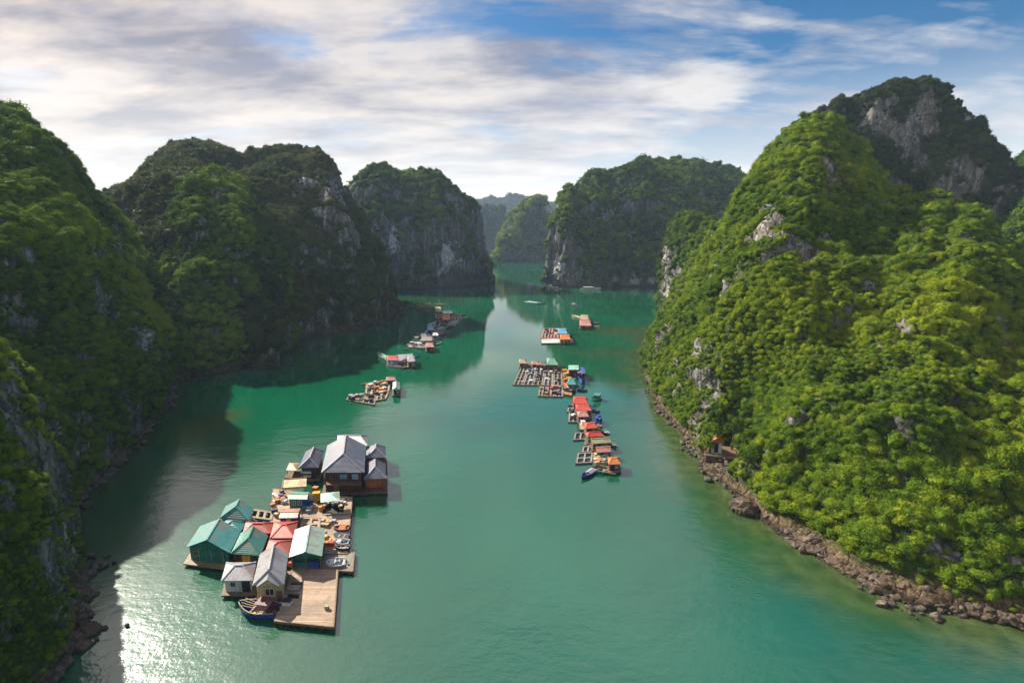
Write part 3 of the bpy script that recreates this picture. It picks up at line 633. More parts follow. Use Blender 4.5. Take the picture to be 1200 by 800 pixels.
SHEAR = [0.0]       # plan skew added to the meshes so roofs meet their corner pixels
def fit(FL, FR, B, z, side='R'):
    """rectangle whose front edge runs through pixels FL-FR at height z; B is the back corner on the given side"""
    a, b, c = gnd(*FL, z), gnd(*FR, z), gnd(*B, z); dx = b-a; W = np.linalg.norm(dx[:2]); ux = dx[:2]/W; uy = np.array([-ux[1], ux[0]])
    sd = (c-(b if side == 'R' else a))[:2]; D = float(np.linalg.norm(sd)); mid = (a[:2]+b[:2]+sd)/2
    a0 = math.atan2(ux[1], ux[0]); a1 = math.atan2(sd[1], sd[0])-math.pi/2; 
    sk = a1-a0; SHEAR[0] = -math.tan(.6*sk)
    return mid, a0+.4*sk, W*math.cos(.4*sk), D*math.cos(.6*sk)

def floats(parent, W, D, z, mat, n=3, name='float', r=.3):
    rib = [(0, .8), (.06, 1), (.33, 1), (.36, .94), (.64, .94), (.67, 1), (.94, 1), (1, .8)]
    for sy in (-1, 1):
        for i in range(n):
            x = (-.5+(i+.5)/n)*W; y = sy*(D/2-r*.9)
            MB().tube((x-.45, y, z), (x+.45, y, z), r, n=10, ribs=rib).build(name, mat, parent, True)
def roof_geo(W, D, z, rise, axis, h0, h1, sag=0):
    """returns V,F of a gable / hip roof; axis of the ridge; h0,h1 hip insets in front and behind (0 = gable)"""
    a, b = (W/2, D/2) if axis == 'y' else (D/2, W/2)
    V = [(-a, -b, z), (a, -b, z), (a, b, z), (-a, b, z), (0, -b+h0, z+rise), (0, b-h1, z+rise)]
    Fc = [(0, 4, 5, 3), (1, 2, 5, 4)]
    if h0: Fc.append((0, 1, 4))
    if h1: Fc.append((2, 3, 5))
    if axis == 'x': V = [(y, -x, z_) for x, y, z_ in V]
    return V, Fc
def window(parent, x, y, z, w, h, side='F', glass='glass', frame='white'):
    fr = MB(); t = .07
    if side == 'F':
        fr.box(x-w/2, x+w/2, y-.06, y, z, z+t).box(x-w/2, x+w/2, y-.06, y, z+h-t, z+h).box(x-w/2, x-w/2+t, y-.06, y, z+t, z+h-t).box(x+w/2-t, x+w/2, y-.06, y, z+t, z+h-t).box(x-.03, x+.03, y-.05, y-.005, z+t, z+h-t)
        gl = MB().box(x-w/2+t, x+w/2-t, y-.03, y-.003, z+t, z+h-t)
    else:
        fr.box(x, x+.06, y-w/2, y+w/2, z, z+t).box(x, x+.06, y-w/2, y+w/2, z+h-t, z+h).box(x, x+.06, y-w/2, y-w/2+t, z+t, z+h-t).box(x, x+.06, y+w/2-t, y+w/2, z+t, z+h-t).box(x+.005, x+.05, y-.03, y+.03, z+t, z+h-t)
        gl = MB().box(x+.003, x+.03, y-w/2+t, y+w/2-t, z+t, z+h-t)
    f = fr.build('window', P_(frame), parent); gl.build('pane', P_(glass, rough=.15, wear=.05), f)
def door(parent, x, y, z, w, h, col):
    d = MB().box(x-w/2, x+w/2, y-.05, y-.003, z, z+h).build('door', P_(col, 'wallx'), parent)
    MB().box(x+w/2-.16, x+w/2-.08, y-.09, y-.052, z+h*.45, z+h*.52).build('handle', P_('black'), d)

def house(label, FL, FR, B, ze, side='R', roof='slate', wall='brown', rise=1.4, axis='y', h0=0, h1=0, over=.45, base=.55, name='floating_house', cat='house',
          doors=(), wins=(), open_front=False, deck='wood', plat=.35, barrel='blue', nfl=3, group=None, extra=None, sag=None, inner='navy', posts=False, white_left=None):
    cen, rz, W, D = fit(FL, FR, B, ze, side)
    r = root(name, (cen[0], cen[1], 0), rz, label, cat, group)
    V, Fc = roof_geo(W, D, ze, rise, axis, h0, h1)
    rf = MB().shell(V, Fc, .09).build('roof', P_(roof, 'roofy' if axis == 'y' else 'roofx', .42, .5), r)
    # ridge capping
    p4, p5 = np.array(V[4]), np.array(V[5]); cap = MB().beam(p4+(0, 0, .03), p5+(0, 0, .03), .28, .07)
    for (i, j, ok) in ((0, 4, h0), (1, 4, h0), (2, 5, h1), (3, 5, h1)):
        if ok: cap.beam(np.array(V[i])+(0, 0, .035), np.array(V[j])+(0, 0, .035), .2, .05)
    cap.build('ridge_cap', P_('grey' if roof in ('slate', 'grey') else roof, wear=.2), rf)
    w2, d2 = W/2-over, D/2-over; top = ze-.08
    wl = MB(); th = .1
    wl.box(-w2, -w2+th, -d2, d2, base, top).box(w2-th, w2, -d2, d2, base, top).box(-w2+th, w2-th, d2-th, d2, base, top)
    if not open_front: wl.box(-w2+th, w2-th, -d2, -d2+th, base, top)
    else: wl.box(-w2+th, w2-th, -d2+min(1.2, d2), -d2+min(1.2, d2)+th, base, top)
    if axis == 'y':
        rr = rise*(w2/(W/2))
        for (y0, ok) in ((-d2, not h0), (d2-th, not h1)):
            if ok:
                wl.add([(-w2, y0, top), (w2, y0, top), (0, y0, top+rr-.06), (-w2, y0+th, top), (w2, y0+th, top), (0, y0+th, top+rr-.06)], [(0, 1, 2), (5, 4, 3), (0, 3, 4, 1), (1, 4, 5, 2), (2, 5, 3, 0)])
    elif not h0:
        rr = rise*(d2/(D/2))
        for x0 in (-w2, w2-th):
            wl.add([(x0, -d2, top), (x0, d2, top), (x0, 0, top+rr-.06), (x0+th, -d2, top), (x0+th, d2, top), (x0+th, 0, top+rr-.06)], [(0, 1, 2), (5, 4, 3), (0, 3, 4, 1), (1, 4, 5, 2), (2, 5, 3, 0)])
    wl.build('wall', P_(wall, 'wallx', .7), r)
    MB().box(-W/2-plat+.2, W/2+plat-.2, -D/2-plat, D/2+plat-.3, base-.22, base-.003).build('platform', P_(deck, 'plankx'), r)
    for (x, w, h, c) in doors: door(r, x*w2, -d2, base, w, h, c)
    for wn in wins:
        if wn[0] == 'F': window(r, wn[1]*w2, -d2, base+wn[2], wn[3], wn[4], 'F', *wn[5:])
        else: window(r, w2, wn[1]*d2, base+wn[2], wn[3], wn[4], 'R', *wn[5:])
    if posts:
        for sx in (-1, 1):
            for sy in (-1, 1): MB().tube((sx*(W/2-.2), sy*(D/2-.2), -.5), (sx*(W/2-.2), sy*(D/2-.2), ze-.1), .09, n=6).build('post', P_('wood'), r)
    if nfl: floats(r, W, D, .12, P_(barrel), nfl)
    if extra: extra(r, W, D, w2, d2, base, ze)
    return r
def canopy(label, FL, FR, B, ze, side='R', roof='mint', rise=.7, h=1, axis='x', base=.7, name='canopy', cat='canopy', group=None, flat=False):
    cen, rz, W, D = fit(FL, FR, B, ze, side); r = root(name, (cen[0], cen[1], base), rz, label, cat, group); z = ze-base
    if flat:
        MB().box(-W/2, W/2, -D/2, D/2, z-.12, z).build('roof', P_(roof, 'roofx', .5), r)
        MB().box(-W/2, W/2, -D/2-.08, -D/2-.003, z-.2, z+.15).box(-W/2, W/2, D/2+.003, D/2+.08, z-.2, z+.15).box(-W/2-.08, -W/2-.003, -D/2, D/2, z-.2, z+.15).build('fascia', P_('tan'), r)
    else:
        hh = h*min(W, D)/2
        V, Fc = roof_geo(W, D, z, rise, axis, hh, hh); MB().shell(V, Fc, .06).build('roof', P_(roof, 'roofx', .5), r)
    for sx in (-1, 1):
        for sy in (-1, 1): MB().tube((sx*(W/2-.2), sy*(D/2-.2), 0), (sx*(W/2-.2), sy*(D/2-.2), z-.05), .06, n=6).build('post', P_('wood'), r)
    return r
def quad_pts(q, z):
    BL, BR, FR, FL = [gnd(*p, z) for p in q]
    return lambda u, v: (FL*(1-u)+FR*u)*(1-v)+(BL*(1-u)+BR*u)*v
def raft(label, q, z=.6, cuts=((), ()), holes=(), deck='peach', plank='planky', name='raft', cat='raft', nf=5, barrel='blue', group=None, th=.16, net=True):
    """q: BL, BR, FR, FL pixels; u runs left-right, v front-back; holes: cells (i,j) of the cut grid left open"""
    B = quad_pts(q, z); cen = B(.5, .5); cen[2] = 0
    r = root(name, cen, 0, label, cat, group); us = [0]+list(cuts[0])+[1]; vs = [0]+list(cuts[1])+[1]; mb = MB(); nt = MB()
    V = []; n1 = len(vs)
    for a in us:
        for b in vs: p = B(a, b)-cen; V.append((p[0], p[1], z))
    Fc = []
    for i in range(len(us)-1):
        for j in range(len(vs)-1):
            f = (i*n1+j, (i+1)*n1+j, (i+1)*n1+j+1, i*n1+j+1)
            if (i, j) in holes: nt.add([(V[k][0], V[k][1], .04) for k in f], [(0, 1, 2, 3)])
            else: Fc.append(f)
    mb.shell(V, Fc, th).build('deck', P_(deck, plank, .75, .5), r)
    if holes and net: nt.build('net', P_('net'), r)
    fl = P_(barrel); rib = [(0, .8), (.08, 1), (.92, 1), (1, .8)]
    for k in range(nf):
        for v in (0.02, .98):
            u = (k+.5)/nf; p = B(u, v)-cen; q2 = B(u+.06, v)-cen; d = (q2-p); d /= np.linalg.norm(d)
            MB().tube((p[0]-d[0]*.45, p[1]-d[1]*.45, z-th-.26), (p[0]+d[0]*.45, p[1]+d[1]*.45, z-th-.26), .27, n=8, ribs=rib).build('float', fl, r, True)
    e = MB(); c4 = [B(a, b)-cen for a, b in ((0, 0), (1, 0), (1, 1), (0, 1))]
    for i in range(4):
        a, b = c4[i], c4[(i+1) % 4]; e.beam((a[0], a[1], z-.14), (b[0], b[1], z-.14), .16, .34)
    e.build('edge_beam', P_('wood'), r)
    return r
def pens(label, q, nx, ny, z=.35, w=.38, deck='tan', name='fish_pen_raft', cat='fish pens', barrel='blue', group=None, nf=4, wx=None):
    wx = wx or w
    B = quad_pts(q, z); W = np.linalg.norm(B(1, .5)-B(0, .5)); D = np.linalg.norm(B(.5, 1)-B(.5, 0)); cx_, cy_ = [], []
    a = wx/W; b = w/D; iu = (1-a*(nx+1))/nx; iv = (1-b*(ny+1))/ny
    for i in range(nx): cx_ += [a*(i+1)+iu*i, a*(i+1)+iu*(i+1)]
    for j in range(ny): cy_ += [b*(j+1)+iv*j, b*(j+1)+iv*(j+1)]
    holes = [(2*i+1, 2*j+1) for i in range(nx) for j in range(ny)]
    return raft(label, q, z, (cx_, cy_), holes, deck, 'planky', name, cat, nf, barrel, group, .12)

def hull_mesh(L, W, h, bow=.55, n=14, stern=.72):
    mb = MB(); V = []
    for i in range(n):
        s = i/(n-1); b = W/2*(stern+(1-stern)*math.sin(min(s/.45, 1)*math.pi/2))*(1 if s < .45 else math.cos((s-.45)/.55*math.pi/2)**.75 if s < 1 else .0)
        b = max(b, .02); zs = h*(.80+bow*s**2.6+.12*(1-s)**2); x = (s-.5)*L; k = -.12+(.5*h*max(0, (s-.8)/.2)**2); c = b*.72
        fl = min(zs-.05, .16+.5*h*max(0, (s-.8)/.2)**2)
        V += [(x, 0, k), (x, c, k+.10*h+.04), (x, b, zs), (x, max(b-.07, .01), zs+.0), (x, c*.88, fl), (x, 0, fl)]
    F1_ = []
    for i in range(n-1):
        for k in range(5): F1_.append((i*6+k, (i+1)*6+k, (i+1)*6+k+1, i*6+k+1))
    m = len(V); V2 = V+[(x, -y, z) for x, y, z in V]; F2_ = F1_+[tuple(q+m for q in f[::-1]) for f in F1_]
    F2_ += [(0, 1, 2, 3, 4, 5), tuple(m+q for q in (5, 4, 3, 2, 1, 0))]
    mb.add(V2, F2_); return mb
def boat(label, a, b, w=None, hull='white', inner='wood', kind='skiff', cab='white', roof='white', z=.3, name='boat', cat='boat', group=None, zbase=0.0, h=None, tarp=None):
    """a: stern pixel, b: bow pixel"""
    A, Bq = gnd(*a, z+zbase), gnd(*b, z+zbase); d = Bq-A; L = max(float(np.linalg.norm(d[:2])), 2.2); cen = (A+Bq)/2
    w = w or max(1.0, L*.27); h = h or max(.45, L*.095); r = root(name, (cen[0], cen[1], zbase), math.atan2(d[1], d[0]), label, cat, group)
    hm = hull_mesh(L, w, h); hb = hm.build('hull', P_(hull, rough=.4, wear=.2), r)
    bm = bmesh.new(); bm.from_mesh(hb.data); bmesh.ops.remove_doubles(bm, verts=bm.verts, dist=.002); bmesh.ops.recalc_face_normals(bm, faces=bm.faces); bm.to_mesh(hb.data); bm.free()
    fz = .19
    MB().box(-L*.46, L*.20, -w*.27, w*.27, fz, fz+.05).build('floor_board', P_(inner, 'plankx'), r)
    g = MB()
    n = 12
    for sgn in (-1, 1):
        pts = []
        for i in range(n):
            s = i/(n-1)*.985; bb = w/2*(.72+.28*math.sin(min(s/.45, 1)*math.pi/2))*(1 if s < .45 else math.cos((s-.45)/.55*math.pi/2)**.75)
            pts.append(((s-.5)*L, sgn*bb, h*(.80+.55*s**2.6+.12*(1-s)**2)+.02))
        for p0, p1 in zip(pts[:-1], pts[1:]): g.beam(p0, p1, .09, .07)
    g.build('gunwale', P_(roof if kind != 'skiff' else inner), r)
    if kind == 'skiff':
        for x in (-.22, .12): MB().box(L*x-.12, L*x+.12, -w*.40, w*.40, h*.62, h*.62+.05).build('thwart', P_('tan'), r)
        if tarp: MB().shell([(-L*.3, -w*.4, h*.95), (L*.12, -w*.4, h*1.0), (L*.12, w*.4, h*1.0), (-L*.3, w*.4, h*.95), (-L*.3, 0, h*1.35), (L*.12, 0, h*1.5)], [(0, 1, 5, 4), (4, 5, 2, 3)], .04).build('tarpaulin', P_(tarp), r)
    elif kind == 'cabin':
        x0, x1 = -L*.34, L*.10; zt = h+1.25
        MB().box(x0, x1, -w*.36, w*.36, fz+.052, zt).build('cabin', P_(cab, 'wallx', wear=.2), r)
        MB().box(x0-.25, x1+.3, -w*.44, w*.44, zt+.003, zt+.1).build('cabin_roof', P_(roof, 'roofx'), r)
        for sgn in (-1, 1):
            for k in (-.2, -.02): MB().box(L*k-.28, L*k+.22, sgn*(w*.36+.003), sgn*(w*.36+.03), h+.5, h+1.0).build('window', P_('glass', rough=.15, wear=.05), r)
        MB().box(x1+.003, x1+.03, -w*.28, w*.28, h+.55, h+1.05).build('windshield', P_('glass', rough=.15, wear=.05), r)
    elif kind == 'shade':
        zt = h+1.15
        MB().shell([(-L*.36, -w*.5, zt), (L*.14, -w*.5, zt), (L*.14, w*.5, zt), (-L*.36, w*.5, zt), (-L*.36, 0, zt+.22), (L*.14, 0, zt+.22)], [(0, 1, 5, 4), (4, 5, 2, 3)], .05).build('awning', P_(roof, 'roofx'), r)
        for x in (-.33, .11):
            for sgn in (-1, 1): MB().tube((L*x, sgn*w*.40, h*.7), (L*x, sgn*w*.40, zt), .035, n=5).build('post', P_('wood'), r)
    elif kind == 'speed':
        MB().box(-L*.02, L*.30, -w*.26, w*.26, h*.86, h*1.08).build('foredeck', P_('white', wear=.1), r)
        MB().shell([(L*.03, -w*.36, h*1.05), (-L*.06, -w*.36, h*1.8), (-L*.06, w*.36, h*1.8), (L*.03, w*.36, h*1.05)], [(0, 1, 2, 3)], .03).build('windshield', P_('glass', rough=.1, wear=.05), r)
        MB().box(-L*.30, -L*.20, -w*.3, w*.3, fz+.055, h*.95).build('seat', P_('navy'), r)
    if kind != 'cabin' or hull in ('white', 'sky'):
        e = MB().box(-L*.5-.22, -L*.5-.02, -.14, .14, h*.55, h*1.15).build('outboard_motor', P_('black', rough=.35, wear=.1), r)
    return r
def barrel(p, z, col, label, group, lying=False, s=1.0, rz=0):
    g = gnd(*p, z); r = root('barrel', (g[0], g[1], z), rz, label, 'barrel', group)
    rib = [(0, .92), (.04, 1), (.32, 1), (.35, .95), (.64, .95), (.67, 1), (.96, 1), (1, .92)]
    b = MB().tube(*(((0, 0, 0), (0, 0, .88*s)) if not lying else ((-.44*s, 0, .3*s), (.44*s, 0, .3*s))), .3*s, n=12, ribs=rib).build('drum', P_(col, wear=.15), r, True)
    if lying: MB().tube((.44*s, .1, .42*s), (.47*s, .1, .42*s), .05, n=6).build('bung', P_('black'), r)
    else: MB().tube((.12, 0, .88*s), (.12, 0, .91*s), .05, n=6).build('bung', P_('black'), r)
    return r
def crate(p, z, col, size, label, group=None, rz=0, name='crate', cat='crate', lid=None):
    g = gnd(*p, z); sx, sy, sz = size; r = root(name, (g[0], g[1], z), rz, label, cat, group); t = .05
    MB().box(-sx/2, sx/2, -sy/2, sy/2, 0, .05).box(-sx/2, -sx/2+t, -sy/2, sy/2, .05, sz).box(sx/2-t, sx/2, -sy/2, sy/2, .05, sz).box(-sx/2+t, sx/2-t, -sy/2, -sy/2+t, .05, sz).box(-sx/2+t, sx/2-t, sy/2-t, sy/2, .05, sz).build('body', P_(col, 'wallx'), r)
    MB().box(-sx/2-.03, sx/2+.03, -sy/2-.03, sy/2+.03, sz+.003, sz+.06).build('lid', P_(lid or col), r)
    return r

# ------------------------------------------------------------------ the main floating village
def ex_big(r, W, D, w2, d2, b, ze):
    MB().box(-w2, w2, -d2-1.3, -d2-.003, b+1.95, b+2.07).build('balcony_floor', P_('wood', 'plankx'), r)
    rl = MB().box(-w2, w2, -d2-1.3, -d2-1.24, b+2.85, b+2.92).box(-w2, w2, -d2-1.3, -d2-1.24, b+2.45, b+2.5)
    for i in range(9): x = -w2+.05+i*(2*w2-.1)/8; rl.box(x-.03, x+.03, -d2-1.3, -d2-1.24, b+2.07, b+2.85)
    rl.build('balcony_rail', P_('maroon'), r)
    for x in (-1, -.33, .33, 1): MB().box(x*w2-.07-(.07 if x > 0 else -.07), x*w2+.07-(.07 if x > 0 else -.07), -d2-1.24, -d2-1.1, b, ze-.1).build('post', P_('brown'), r)
house('large two-storey dark timber house with slate-blue hipped roof, biggest in the floating village', (377.8, 551.5), (426, 555), (427.6, 523), 4.9, roof='slate', wall='brown', rise=2.4, h0=3.4, h1=.0, over=.7,
      doors=[(-.45, 1.0, 1.8, 'wood'), (.35, 1.2, 1.8, 'maroon')], wins=[('F', -.6, 2.6, 1.2, 1.0, 'glass', 'wood'), ('F', 0, 2.6, 1.4, 1.0, 'sky', 'grey'), ('F', .65, 2.6, 1.2, 1.0, 'sky', 'white'), ('R', -.5, 2.5, 1.2, 1, 'glass', 'wood'), ('R', .4, 2.5, 1.2, 1, 'glass', 'wood'), ('F', .0, .8, 1.0, .9, 'glass', 'wood')], extra=ex_big, nfl=5)
house('narrow dark indigo house with slate-blue roof left of the large timber house', (350.6, 547), (372.5, 548.5), (379.5, 529), 3.2, roof='slate', wall='indigo', rise=1.5, h0=1.6, h1=1.2, over=.5, doors=[(.5, .9, 1.8, 'black')],
      wins=[('F', -.35, 1.1, 1.8, .5, 'white', 'white'), ('F', -.35, .3, 1.6, .4, 'white', 'white')], nfl=3)
canopy('small tan lean-to beside the narrow indigo house', (336, 550), (347.5, 552), (351, 543), 1.9, roof='tan', base=.6, rise=.5)
raft('small wooden raft under the tan lean-to', [(340, 549), (352, 550), (349, 561), (334, 559)], .5, deck='wood', nf=2)
house('low house with pale grey hipped roof behind the large timber house', (396, 520), (430, 523), (429, 511), 4.2, roof='grey', wall='white', rise=1.2, axis='x', h0=1.6, h1=1.6, over=.5, wins=[('F', -.2, 1.7, 1.0, .9), ('F', .3, 1.7, 1.0, .9), ('F', .75, 1.7, 1, .9)], doors=[(-.7, .9, 1.9, 'wood')])
def ex_ver(r, W, D, w2, d2, b, ze):
    rl = MB().box(-W/2, W/2, -D/2-.03, -D/2+.03, b+.85, b+.92).box(-W/2, W/2, -D/2-.03, -D/2+.03, b+.45, b+.5)
    for i in range(7): x = -W/2+.05+i*(W-.1)/6; rl.box(x-.03, x+.03, -D/2-.03, -D/2+.03, b, b+.85)
    rl.build('railing', P_('maroon'), r)
house('upper of the two open-fronted slate-roofed pavilions on the village right edge', (429, 536), (452, 536.5), (451.5, 523.5), 3.2, roof='slate', wall='pink', rise=1.5, h0=2.0, h1=2.0, over=.4, open_front=True, posts=True, extra=ex_ver, nfl=3, name='floating_pavilion', cat='pavilion', wins=[('R', 0, .9, 1, .9, 'glass', 'wood')])
house('lower of the two open-fronted slate-roofed pavilions, above the dark water gap', (427, 560.5), (452.3, 561), (451.5, 543.5), 3.3, roof='slate', wall='orange', rise=1.6, h0=2.2, h1=1.2, over=.4, open_front=True, posts=True, extra=ex_ver, nfl=3, name='floating_pavilion', cat='pavilion', wins=[('R', 0, .9, 1, .9, 'glass', 'wood')])
MAIN = raft('broad peach-coloured plank deck joining the houses of the floating village', [(360, 577), (413, 582), (407, 648), (346, 650)], .7, cuts=((.40, .84), (.635, .83)), holes=[(1, 1)], deck='peach', nf=6)
raft('left wing of the village deck under the tarp-roofed huts', [(320, 572), (359.4, 577), (352, 612), (317, 612)], .62, deck='peach', nf=3)
pens('two-by-two fish pen frame let into the peach deck', [(354, 605.5), (376, 606.5), (374.5, 621), (351, 620)], 2, 2, z=.95, w=.45, deck='peach', nf=1)
pens('small white-framed pen of three cells behind the red roofs', [(294.5, 595.5), (320.5, 599.5), (318.5, 609), (291.5, 605.5)], 3, 1, z=.7, w=.5, deck='tan', nf=3)
canopy('flat cream canopy with raised rim left of the teal hut', (331.5, 571), (358.5, 571), (358.8, 561), 2.9, roof='cream', base=.6, flat=True)
house('teal-walled hut with flat-pitched green roof on the village deck', (338, 583.5), (359, 585.5), (362, 577), 2.7, roof='green', wall='tealw', rise=.25, axis='x', over=.2, base=.7, plat=.15, nfl=0, wins=[('F', -.5, .7, .7, .9), ('F', .2, .7, .7, .9)], name='hut', cat='hut', doors=[(.75, .7, 1.6, 'blue')])
crate((371.5, 586.5), .7, 'yellow', (1.3, .9, 1.7), 'tall yellow cabinet on the deck beside the mint canopy', name='cabinet', cat='cabinet', rz=.2)
canopy('mint green four-post canopy over the village deck', (376, 588), (398.5, 586.5), (397.5, 576), 3.1, roof='mint', base=.7, rise=.6)
house('blue-walled hut with faded pink tarp roof above the red roofs', (327, 606), (348, 607), (352, 596), 2.3, roof='pink', wall='blue', rise=.3, axis='x', over=.2, base=.62, plat=.2, nfl=2, doors=[(.0, .8, 1.4, 'white')], name='hut', cat='hut')
house('leftmost red-roofed hut in the row of three red roofs', (286.8, 621.5), (316, 627), (318.5, 614), 2.2, roof='red', wall='brown', rise=.8, axis='x', h0=1.6, h1=1.6, over=.25, nfl=3, doors=[(.3, .9, 1.4, 'blue')], name='hut', cat='hut')
house('bright red hipped-roof hut under the pink tarp hut', (317.5, 628.5), (344.5, 631.5), (348, 612), 2.3, roof='red', wall='wood', rise=.9, axis='x', h0=1.7, h1=1.7, over=.25, nfl=3, doors=[(-.2, .9, 1.5, 'navy')], name='hut', cat='hut')
house('red-roofed hut squeezed between the slate gable house and the sage green roof', (310.5, 646.5), (338, 650), (342.5, 634), 2.3, roof='pinkred', wall='maroon', rise=.9, axis='x', h0=1.9, h1=1.9, over=.25, nfl=3, doors=[(.0, .9, 1.5, 'black')], name='hut', cat='hut')
def ex_sage(r, W, D, w2, d2, b, ze):
    for x in (-w2, 0, w2): MB().tube((x, -D/2+.2, b), (x, -D/2+.2, ze-.1), .07, n=6).build('post', P_('wood'), r)
house('long open shed with sage green gable roof beside the white motorboat', (339.5, 651), (376.5, 653), (380.5, 620.5), 3.1, roof='sage', wall='tealw', rise=.8, axis='y', over=.35, open_front=True, base=.72, nfl=4, extra=ex_sage, name='shed', cat='shed', plat=.1)
for i, x in enumerate((348.5, 352.5, 356.5)): barrel((x, 663.4+.3*i), .72, 'tealw', 'teal barrel under the front eave of the sage green shed', 'teal barrels under the sage green shed')
for i, x in enumerate((363, 367.5, 372)): barrel((x, 664.5+.2*i), .72, 'blue', 'bright blue barrel under the front eave of the sage green shed', 'blue barrels under the sage green shed', s=1.15)
crate((343.5, 662.5), .72, 'pinkred', (1.0, .8, .7), 'pinkish red crate at the left corner of the sage green shed')
# left houses
def ex_teal(r, W, D, w2, d2, b, ze):
    for x in (-.55, .1, .7): MB().box(x*w2-.04, x*w2+.04, -d2-.05, -d2-.003, b+.1, ze-.3).build('batten', P_('mint'), r)
house('teal gabled boathouse at the far left of the floating village', (224, 636.5), (263.4, 652), (277.3, 625.5), 2.9, roof='teal', wall='tealw', rise=1.7, axis='y', over=.4, doors=[(.05, 2.0, 1.9, 'teal')], wins=[('F', -.7, .8, .8, .8, 'glass', 'yellow'), ('F', .75, .8, .8, .8, 'glass', 'green')], deck='tan', plat=.7, nfl=4, extra=ex_teal)
house('teal hip-roofed hut at the upper left corner of the village', (261.2, 603.5), (288, 612.5), (294, 598), 2.5, roof='teal', wall='white', rise=1.5, axis='y', h0=1.5, h1=0, over=.3, doors=[(-.5, .8, 1.5, 'wood')], nfl=3, name='hut', cat='hut')
house('small teal pyramid-roofed hut tucked behind the teal boathouse', (257, 618.5), (279.5, 625), (287, 613.5), 2.0, roof='teal', wall='tealw', rise=.9, axis='y', h0=1.4, h1=1.2, over=.25, nfl=2, name='hut', cat='hut', wins=[('F', 0, .5, .7, .6)])
house('green hip-roofed hut with orange door beside the red roofs', (272.6, 645.5), (303, 653), (312, 629), 2.7, roof='tealw', wall='brown', rise=1.5, axis='y', h0=1.9, h1=.0, over=.35, doors=[(-.05, 1.3, 1.7, 'yellow'), (.7, .8, 1.6, 'black')], nfl=3, name='hut', cat='hut')
house('small white-walled hut with light grey hipped roof left of the slate gable house', (261.2, 677.5), (294.3, 682.5), (298.5, 660.5), 2.6, roof='grey', wall='white', rise=1.0, axis='x', h0=1.7, h1=1.7, over=.4, doors=[(.6, 1.2, 1.7, 'black')], nfl=4, name='hut', cat='hut', wins=[('F', -.4, .8, .7, .7, 'glass', 'grey')])
def ex_grey(r, W, D, w2, d2, b, ze):
    V = [(-1.5, -D/2-.5, ze+.05), (1.5, -D/2-.5, ze+.05), (1.5, -D/2+2.2, ze+.05), (-1.5, -D/2+2.2, ze+.05), (0, -D/2-.5, ze+1.15), (0, -D/2+2.2, ze+1.15)]
    g = MB().shell(V, [(0, 4, 5, 3), (1, 2, 5, 4)], .08).build('porch_roof', P_('grey', 'roofy', .42), r)
    MB().add([(-1.35, -D/2-.2, ze), (1.35, -D/2-.2, ze), (0, -D/2-.2, ze+1.02), (-1.35, -D/2-.1, ze), (1.35, -D/2-.1, ze), (0, -D/2-.1, ze+1.02)], [(0, 1, 2), (5, 4, 3), (0, 3, 4, 1), (1, 4, 5, 2), (2, 5, 3, 0)]).build('porch_gable', P_('cream'), g)
house('cream-walled house with long slate-grey gable roof moored behind the blue fishing boat', (297.3, 683), (331.5, 686.5), (337, 650), 3.5, roof='grey', wall='cream', rise=1.5, axis='y', h0=1.2, h1=0, over=.4, doors=[(.75, .8, 1.7, 'wood')],
      wins=[('F', .0, 1.0, 1.2, 1.1, 'glass', 'white')], nfl=4, extra=ex_grey, barrel='black')
boat('wooden fishing boat with blue bow and dark red stern moored before the cream house', (325.5, 716), (280.5, 711), w=2.7, hull='blue', inner='cream', kind='skiff', z=.6, h=1.15, name='fishing_boat', cat='fishing boat', tarp=None)
BO = [o for o in bpy.data.objects if o.name.startswith('fishing_boat')][-1]
MB().box(-1.6, -.2, -.6, .6, .9, 1.9).build('cabin', P_('pink', 'wallx'), BO)
MB().box(-1.85, .0, -.8, .8, 1.903, 2.0).build('cabin_roof', P_('maroon', 'roofx'), BO)
MB().box(-2.3, -1.7, -.9, .9, .95, 1.25).build('stern_locker', P_('maroon'), BO)
for k in range(4): MB().tube((.2, -.5+.3*k, 1.05), (2.3, -.8+.45*k, 1.45), .06, n=5).build('pole', P_('cream'), BO)
FD = raft('large bare wooden landing deck at the near end of the floating village', [(344, 664), (396, 667.5), (391, 734), (321.5, 727)], .75, cuts=((.06, .30), (.40, .49, .60, .70)), holes=[(1, 1), (1, 3)], deck='peach', nf=7, barrel='black', th=.3)
crate((337, 707.5), .75, 'white', (1.2, .8, .6), 'white generator box on the near landing deck', name='generator', cat='generator', lid='black', rz=-.1)
crate((383, 713), .75, 'olive', (.5, .4, .45), 'small olive box near the right edge of the landing deck')
crate((345, 690), .75, 'khaki', (1.5, 1.0, .25), 'flat grey hatch board between the two pens of the landing deck', name='hatch_board', cat='hatch')
raft('small floating pontoon carrying a white motorboat', [(379.5, 644.5), (415.5, 646), (413.5, 669), (376.5, 667)], .6, deck='khaki', plank='plankx', nf=3, barrel='black')
boat('white motorboat with windshield resting on the small pontoon', (405, 657), (382, 659), w=2.1, hull='white', inner='white', kind='speed', zbase=.62, z=.4)
boat('blue rowing boat with an orange cover on the village deck', (409, 618), (391, 618.5), w=1.5, hull='blue', inner='orange', kind='skiff', zbase=.72, tarp='orange')
boat('white skiff with purple-blue interior below the blue rowing boat on the deck', (408.5, 628), (391, 627), w=1.4, hull='white', inner='indigo', kind='skiff', zbase=.72)
boat('silver-white skiff with red stern box on the village deck', (409, 635), (391.5, 634), w=1.4, hull='white', inner='grey', kind='speed', zbase=.72)
boat('narrow navy canoe lying beside the silver-white skiff', (409, 641), (393, 641), w=1.0, hull='navy', inner='grey', kind='skiff', zbase=.72)
